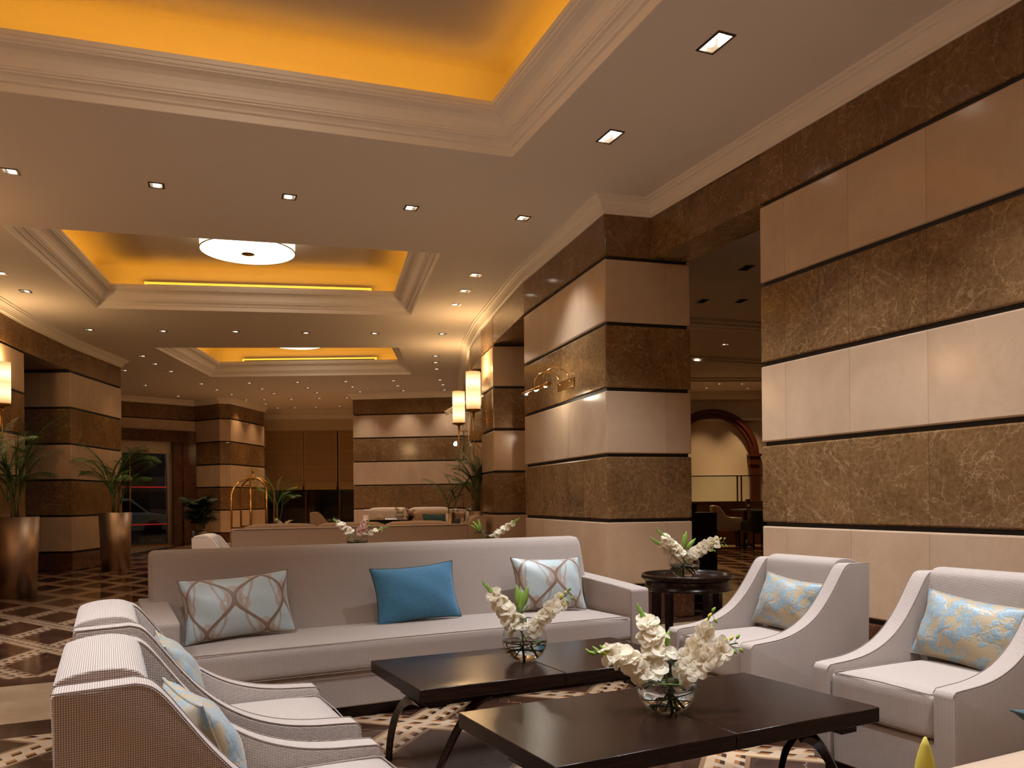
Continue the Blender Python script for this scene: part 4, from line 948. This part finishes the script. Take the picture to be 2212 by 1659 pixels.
# ------------------------------------------------------------------ luggage cart
r = thing('luggage_cart', 'brass birdcage luggage cart behind the beige sofa', 'luggage cart', (-4.92, 15.5, 0), R(8))
bm = bmesh.new(); box(bm, -.34, .34, -.52, .52, .16, .24, bev=.02); obj('deck', bm, 'redm', r)
for x in (-1, 1):
    for y in (-1, 1):
        bm = bmesh.new(); lathe(bm, [(0, -.06), (.075, -.06), (.08, -.03), (.08, .03), (.075, .06), (0, .06)], 20, m=T((x * .27, y * .42, .08), 0, 0, PI / 2) @ T((0, 0, 0), 0, 0, 0, .99)); obj('wheel', bm, 'rubber', r)
def arch_pts(y): return [(-.315, y, .24), (-.315, y, 1.32)] + [(-.315 + .315 * (1 - math.cos(a)), y * (1 - .55 * math.sin(a)) if y else 0, 1.32 + .33 * math.sin(a)) for a in [PI / 2 * i / 9 for i in range(1, 10)]]
for y in (-.46, .46):
    bm = bmesh.new(); p = arch_pts(y); tube(bm, p + [(-x, a, z) for x, a, z in p[::-1]][1:], .019, 10); obj('arch_frame', bm, 'brass', r)
bm = bmesh.new(); tube(bm, [(0, -.46 * .45, 1.65), (0, .46 * .45, 1.65)], .022, 10); lathe(bm, [(0, 1.60), (.04, 1.63), (.045, 1.67), (.02, 1.70), (.016, 1.74), (.032, 1.77), (.02, 1.80), (.008, 1.84), (0, 1.86)], 16); obj('finial', bm, 'brass', r)
for y in (-.46, .46):
    bm = bmesh.new(); tube(bm, [(-.315, y, .72), (.315, y, .72)], .014, 8); obj('rail', bm, 'brass', r)
bm = bmesh.new(); tube(bm, [(0, -.3, .24), (0, -.3, 1.62)], .02, 10); obj('post', bm, 'brass', r)
bm = bmesh.new(); tube(bm, [(-.10, -.3, 1.50), (.12, -.3, 1.50)], .009, 8); obj('hanger_bar', bm, 'brass', r)
# ------------------------------------------------------------------ blinds
for i, (x0, x1) in enumerate(((-8.30, -7.06), (-7.0, -5.92), (-5.84, -4.4))):
    r = thing('roman_blind', '%s brown fabric roman blind in the far window' % ['leftmost', 'middle', 'rightmost'][i], 'blind', ((x0 + x1) / 2, 27.55, 0), 0, 'roman blinds in the far window'); hw = (x1 - x0) / 2
    bm = bmesh.new(); zs = [3.60, 3.42, 2.88, 2.36, 1.86]
    for z1, z0 in zip(zs, zs[1:]): box(bm, -hw, hw, -.012 - (.0), .004, z0 + .006, z1 - .004)
    obj('fabric_panel', bm, 'blind', r)
    for z in zs[1:-1]:
        bm = bmesh.new(); box(bm, -hw, hw, -.020, .006, z - .012, z + .012); obj('fold_tape', bm, 'gold', r)
    for s_ in (-1, 1):
        bm = bmesh.new(); box(bm, s_ * hw - .02, s_ * hw + .02, -.018, .005, 1.7, 3.6); obj('side_tape', bm, 'gold', r)
    bm = bmesh.new(); prism(bm, [(-.02, 1.90), (-.075, 1.78), (-.085, 1.64), (-.03, 1.585), (.03, 1.62), (.02, 1.88)], -hw, hw, axis='x'); obj('bottom_fold', bm, 'blindl', r, smooth=True, bev=.01)
# ------------------------------------------------------------------ second seating group
s2 = thing('beige_sofa', 'beige sofa with its back to the long cream sofa', 'sofa', (-.60, 11.22, 0), R(25) + PI)
L2 = 3.1
bm = bmesh.new(); box(bm, 0, L2, -.22, -.0, .06, .86, bev=.02); obj('backrest', bm, 'beigefab', s2)
for x0 in (0, L2 - .16):
    bm = bmesh.new(); box(bm, x0, x0 + .16, -.90, -.22, .06, .66, bev=.02); obj('arm', bm, 'beigefab', s2)
bm = bmesh.new(); box(bm, .16, L2 - .16, -.90, -.22, .06, .28, bev=.02); obj('seat_base', bm, 'beigefab', s2)
for k in range(3):
    a = .17 + k * (L2 - .34) / 3; b = a + (L2 - .34) / 3 - .015
    bm = bmesh.new(); cushion_box(bm, a, b, -.91, -.24, .28, .44, .03, .02); obj('seat_cushion', bm, 'beigefab', s2)
    bm = bmesh.new(); cushion_box(bm, a, b, -.46, -.235, .44, .89, .06, .02); obj('back_cushion', bm, 'beigefab', s2)
bm = bmesh.new(); tube(bm, [(.02, .0, .85), (L2 - .02, .0, .85)], .006, 6); tube(bm, [(.02, .0, .07), (.015, .0, .85)], .005, 5); obj('piping', bm, 'piping', s2)
# sofa local -y is its front; rotated by 180+25 so that the back faces the camera
c2 = make_chair('lounge_armchair', 'beige armchair at the left end of the beige sofa', 'beige lounge armchairs', 'beigefab')
c2.location = (-2.90, 8.66, 0); c2.rotation_euler = (0, 0, R(11))
make_pillow('patterned_cushion', 'patterned cushion lying in the beige armchair left of the beige sofa', .42, .26, .14, 'floral', 'floral', (-2.82, 8.66, .462), R(11) + PI / 2 + PI, R(20), 0, 9)
dup(c2, (-3.62, 16.6, 0), R(15), 'beige armchair with teal cushion in front of the dark window', 'beige lounge armchairs', 1.14)
make_pillow('teal_cushion', 'dark teal cushion in the armchair before the dark window', .44, .36, .16, 'teal', 'teal', (-3.50, 16.62, .53), R(15) + PI / 2, R(-20), 0, 10)
dup(c2, (-.92, 12.78, 0), R(190), 'beige armchair between the beige sofa and the big palm', 'beige lounge armchairs', 1.1)
def far_sofa(label, loc, rz, L, h=.98, nb=2, name='beige_sofa'):
    r = thing(name, label, 'sofa', loc, rz)
    bm = bmesh.new(); box(bm, 0, L, .62, .85, .06, h - .04, bev=.02); obj('backrest', bm, 'beigefab', r)
    for x0 in (0, L - .16):
        bm = bmesh.new(); prism(bm, [(0, .06), (0, .62), (.55, .70), (.70, h - .03), (.85, h - .03), (.85, .06)], x0, x0 + .16, axis='x'); obj('arm', bm, 'beigefab', r, smooth=True, bev=.02)
    bm = bmesh.new(); box(bm, .16, L - .16, .02, .62, .06, .30, bev=.01); obj('seat_base', bm, 'beigefab', r)
    for k in range(nb):
        a = .17 + k * (L - .34) / nb; b = a + (L - .34) / nb - .015
        bm = bmesh.new(); cushion_box(bm, a, b, 0, .62, .30, .48, .03, .02); obj('seat_cushion', bm, 'beigefab', r)
        bm = bmesh.new(); cushion_box(bm, a, b, .42, .66, .48, h, .07, .02); obj('back_cushion', bm, 'beigefab', r)
    return r
far_sofa('beige sofa against the striped end wall', (-3.90, 20.55, 0), R(-3), 2.45, 1.0, 2)
make_pillow('patterned_cushion', 'small zigzag patterned cushion on the far sofa, behind the tissue box', .55, .26, .14, 'scroll', 'piping', (-3.10, 20.80, .50), R(-3), R(-20), 0, 12)
make_pillow('patterned_cushion', 'patterned cushion on the far sofa beside the teal one', .42, .38, .14, 'scroll', 'piping', (-2.15, 20.80, .50), R(-3), R(-18), 0, 13)
s3 = far_sofa('beige sofa holding the large teal cushion before the far sofa', (-2.27, 16.9, 0), R(-4), 1.2, .96, 1)
make_pillow('teal_cushion', 'large dark teal cushion on the sofa below the small palm', .56, .36, .18, 'teal', 'teal', (-1.62, 17.12, .56), R(-4), R(-16), 0, 14)
make_pillow('teal_cushion', 'dark teal cushion half hidden beside the big palm', .36, .32, .15, 'teal', 'teal', (-1.25, 17.02, .50), R(10), R(-16), 0, 15)
# dark console with small things
r = thing('console_table', 'dark console table in front of the far beige sofa', 'console table', (-2.62, 17.6, 0), R(-3))
bm = bmesh.new(); box(bm, -.48, .48, -.25, .25, .72, .78, bev=.004); obj('tabletop', bm, 'wood', r)
for x in (-.44, .44):
    bm = bmesh.new(); box(bm, x - .035, x + .035, -.22, .22, 0, .72); obj('side_panel', bm, 'wood', r)
bm = bmesh.new(); box(bm, -.405, .405, .18, .22, .35, .72); obj('back_panel', bm, 'wood', r)
r = thing('tissue_box', 'white tissue box on the dark console table', 'tissue box', (-2.86, 17.55, .781), R(-3))
bm = bmesh.new(); box(bm, -.11, .11, -.06, .06, 0, .055, bev=.004); obj('box_body', bm, 'cream', r)
bm = bmesh.new(); prism(bm, [(-.085, .055), (-.05, .11), (.02, .115), (.07, .055)], -.03, .03, axis='y'); obj('tissue', bm, 'paper', r, smooth=True, bev=.008)
def small_arr(loc, where, seed, pet='petal', s=1.0, w_=.18, gl=True):
    make_vase('small round glass bowl vase %s' % where, loc, 'background bowl vases', .10 * s, False)
    gladiolus('pale gladiolus leaning left in the vase %s' % where, (.03, 0, .04), (-w_, -.01, .26), loc, None, seed, 6, .052, pet, sc=s)
    gladiolus('stem with green buds leaning right, %s' % where, (-.03, 0, .04), (w_ * 1.25, -.01, .21), loc, None, seed + 1, 5, .048, pet, .045, .30, s)
small_arr((-2.42, 17.55, .781), 'in the middle of the dark console table', 41, w_=.10)
small_arr((-2.20, 17.50, .781), 'on the right end of the console table', 43, 'petalp', .9, .09)
# console behind the long sofa with two vases
for (lx, lab, seed, pet) in ((-1.59, 'left of centre behind the long sofa', 51, 'petalp'), (-.245, 'behind the right part of the long sofa', 55, 'petal')):
    py = 8.35
    make_side('round side table %s' % lab, (lx, py + .0, 0), 1.12)
    loc = (lx, py, .692); make_vase('bowl vase with water %s' % lab, loc, 'bowl vases behind the long sofa', .108, True)
    if pet == 'petalp':
        gladiolus('white gladiolus leaning left, in the %s' % lab, (.03, 0, .04), (-.23, -.01, .30), loc, None, seed, 7, .058, 'petal', start=.3)
        orchid('blush orchid stem in the bowl %s' % lab, (-.02, -.01, .05), (.12, -.03, .27), loc, None, seed + 1, 9, .04, 'petalp', size=.042)
        gladiolus('green tipped gladiolus leaning right, %s' % lab, (-.03, 0, .06), (.30, -.01, .215), loc, None, seed + 2, 4, .040, 'petal', .03, .35)
    else:
        gladiolus('white gladiolus leaning up right in the bowl %s' % lab, (-.03, 0, .04), (.30, -.01, .29), loc, None, seed, 8, .052, 'petal', .01, .25)
        lily_buds('green buds fanning left in the bowl %s' % lab, (.02, 0, .04), [(-.16, -.01, .28), (-.10, 0, .30), (-.18, .0, .24)], loc, None, L=.12)
small_arr((-4.2, 14.9, .62), 'in front of the dark window', 61, w_=.14)
make_side('round side table beside the armchair before the dark window', (-4.2, 14.9, 0), 1.0)
# ------------------------------------------------------------------ side room furniture
r = thing('podium', 'dark wooden podium standing behind the round side table', 'podium', (2.17, 9.35, 0), R(5))
bm = bmesh.new(); box(bm, -.16, .15, -.10, .35, 0.05, 1.02, bev=.004); obj('body', bm, 'wood', r)
bm = bmesh.new(); box(bm, -.17, .12, -.08, .33, 0, .05); obj('plinth', bm, 'wood', r)
bm = bmesh.new(); box(bm, -.17, -.06, -.05, .30, 1.02, 1.13, bev=.03, seg=3); obj('reading_stand', bm, 'wood', r)
r = thing('bar_counter', 'low brown marble counter topped by a glass screen in the side room', 'counter', (5.6, 20.8, 0), 0)
bm = bmesh.new(); box(bm, -2.4, 2.6, -.3, .4, 0, 1.03); obj('body', bm, 'redwood', r)
bm = bmesh.new(); uvl = bm.loops.layers.uv.new('UVMap'); box(bm, -2.45, 2.65, -.35, .45, 1.03, 1.09); obj('worktop', bm, 'darkm', r)
bm = bmesh.new(); box(bm, -2.4, 2.6, -.20, -.19, 1.09, 1.72); obj('glass_screen', bm, 'pane', r)
bm = bmesh.new(); box(bm, -2.4, 2.6, -.215, -.175, 1.72, 1.745); obj('top_rail', bm, 'reflector', r)
for x in (.10, .20, -1.4, 1.7):
    bm = bmesh.new(); box(bm, x - .018, x + .018, -.22, -.18, 1.09, 1.72); obj('post', bm, 'brassd', r)
def tub_chair(label, loc, rz, fab, s=1.12):
    r = thing('tub_dining_chair', label, 'dining chair', loc, rz, 'dining chairs in the side room')
    sh = [(.30, .40), (.30, .64), (.10, .64), (-.02, .68), (-.14, .86), (-.22, .90), (-.30, .88), (-.26, .40)]
    for s_ in (-1, 1): profile_slab('side_panel', sh, s_ * .28 - .03, s_ * .28 + .03, 'y', fab, r, .02)
    profile_slab('backrest', [(-.26, .38), (-.30, .89), (-.22, .90), (-.16, .45), (-.16, .38)], -.25, .25, 'y', fab, r, .02)
    bm = bmesh.new(); cushion_box(bm, -.2, .30, -.25, .25, .36, .50, .03, .02); obj('seat', bm, fab, r)
    for x in (-.22, .24):
        for y in (-.24, .24):
            bm = bmesh.new(); tube(bm, [(x, y, .38), (x * 1.06, y, 0)], [.026, .017], 4); obj('leg', bm, 'wood', r, smooth=False)
    r.scale = (s, s, s); return r
tub_chair('cream tub chair with dark legs seen through the opening, left of the green one', (5.05, 19.3, 0), R(-8), 'cream')
tub_chair('dark green tub chair between two cream chairs in the side room', (5.66, 18.7, 0), R(100), 'greenm', 1.0)
tub_chair('cream tub chair half hidden by the right marble wall', (6.32, 19.4, 0), R(185), 'cream')
r = thing('dining_table', 'round dark dining table among the tub chairs', 'dining table', (5.66, 19.75, 0))
bm = bmesh.new(); lathe(bm, [(0, .86), (.34, .86), (.36, .88), (.36, .90), (0, .90)], 40); obj('tabletop', bm, 'greenm', r)
bm = bmesh.new(); lathe(bm, [(.22, 0), (.2, .03), (.04, .06), (.04, .86)], 24); obj('pedestal', bm, 'wood', r)
r = thing('menu_stand', 'small red menu box on the dining table', 'menu stand', (5.70, 19.7, .901), 0)
bm = bmesh.new(); box(bm, -.05, .05, -.05, .05, 0, .24); obj('body', bm, 'redwood', r)
bm = bmesh.new(); box(bm, -.03, .03, -.053, -.05, .06, .12); obj('label_plate', bm, 'paper', r)
# ------------------------------------------------------------------ corner seat, teal cushion, foreground bud
r = thing('upholstered_bench', 'tan upholstered seat at the bottom right corner of the photo', 'bench', (1.05, 2.215, 0), R(26.5))
bm = bmesh.new(); cushion_box(bm, 0, 1.5, -.62, 0, .27, .43, .03, .015); obj('seat_cushion', bm, 'beigefab', r)
bm = bmesh.new(); box(bm, .02, 1.48, -.60, -.02, .06, .27, bev=.01); obj('seat_base', bm, 'beigefab', r)
bm = bmesh.new(); box(bm, .05, 1.45, -.56, -.06, 0, .06); obj('plinth', bm, 'wood', r)
make_pillow('teal_cushion', 'dark green cushion at the bottom right corner of the photo', .42, .20, .12, 'teal', 'teal', (1.80, 2.42, .435), R(112), R(-66), 0, 16)
make_side('low round table in front of the camera', (.60, 1.20, 0), .74)
make_vase('glass bowl on the low table in front of the camera', (.60, 1.20, .479), None, .09, False)
lily_buds('blurred yellow green lily bud at the bottom edge of the photo', (0, 0, .02), [(.003, .0, .355), (-.03, .03, .23)], (.602, 1.20, .479), None, 1.0, 'budy', .10, False)
# ------------------------------------------------------------------ cars outside
def car(label, loc, rz, m, suv=False):
    r = thing('parked_car', label, 'car', loc, rz, 'cars parked outside the entrance')
    k = 1.2 if suv else 1.0
    body = [(-2.2, .32), (-2.25, .62), (-2.1, .80 * k), (-1.3, .92 * k), (1.4, .92 * k), (2.15, .86 * k), (2.25, .5), (2.15, .3)]
    cab = [(-1.45, .90 * k), (-.75, 1.38 * k), (.95 if not suv else 1.6, 1.40 * k), (1.7 if not suv else 2.05, .90 * k)]
    profile_slab('body', body, -.88, .88, 'y', m, r, .06); profile_slab('roof', [(a, b) for a, b in cab], -.74, .74, 'y', m, r, .08)
    inn = [(a * .93 + .05, .93 * k + (b - .93 * k) * .86) for a, b in cab]; profile_slab('side_window', inn, -.752, .752, 'y', 'carglass', r, .03)
    for x in (-1.4, 1.4):
        for y in (-.86, .86):
            bm = bmesh.new(); lathe(bm, [(0, -.09), (.2, -.09), (.31, -.1), (.33, -.06), (.33, .06), (.31, .1), (.2, .09), (0, .09)], 24, m=T((x, y, .33), 0, PI / 2)); obj('wheel', bm, 'rubber', r)
    for y in (-.62, .62):
        bm = bmesh.new(); box(bm, -2.29, -2.2, y - .16, y + .16, .60, .72, bev=.03); obj('headlight', bm, 'reflector', r)
    r.location.z = -.04; return r
def gt(t, n): p = dA + dd * t + dn * n; return (p.x, p.y, -.04)
car('light coloured car parked close outside the glass doors', gt(.9, 5.5), math.atan2(dd.y, dd.x) + R(15), 'carw'); car('dark silver off-road car parked farther outside the glass doors', gt(3.0, 10.0), math.atan2(dd.y, dd.x) + R(5), 'car', True)
bm = bmesh.new(); prism(bm, [gt(-8, 16)[:2], gt(14, 16)[:2], gt(14, 16.4)[:2], gt(-8, 16.4)[:2]], -.04, 6); struct(obj('wall_outside', bm, 'night'))
for t_, n_ in ((2.5, 4.2), (1.0, 7.5), (4.5, 8)):
    l = bpy.data.lights.new('outside_point', 'POINT'); l.energy = 16; l.color = (.7, .85, 1); l.shadow_soft_size = .1; o = bpy.data.objects.new('outside_light', l); C.objects.link(o); p = gt(t_, n_); o.location = (p[0], p[1], 3.8)  # bare point lights above the parked cars, without lamp bodies
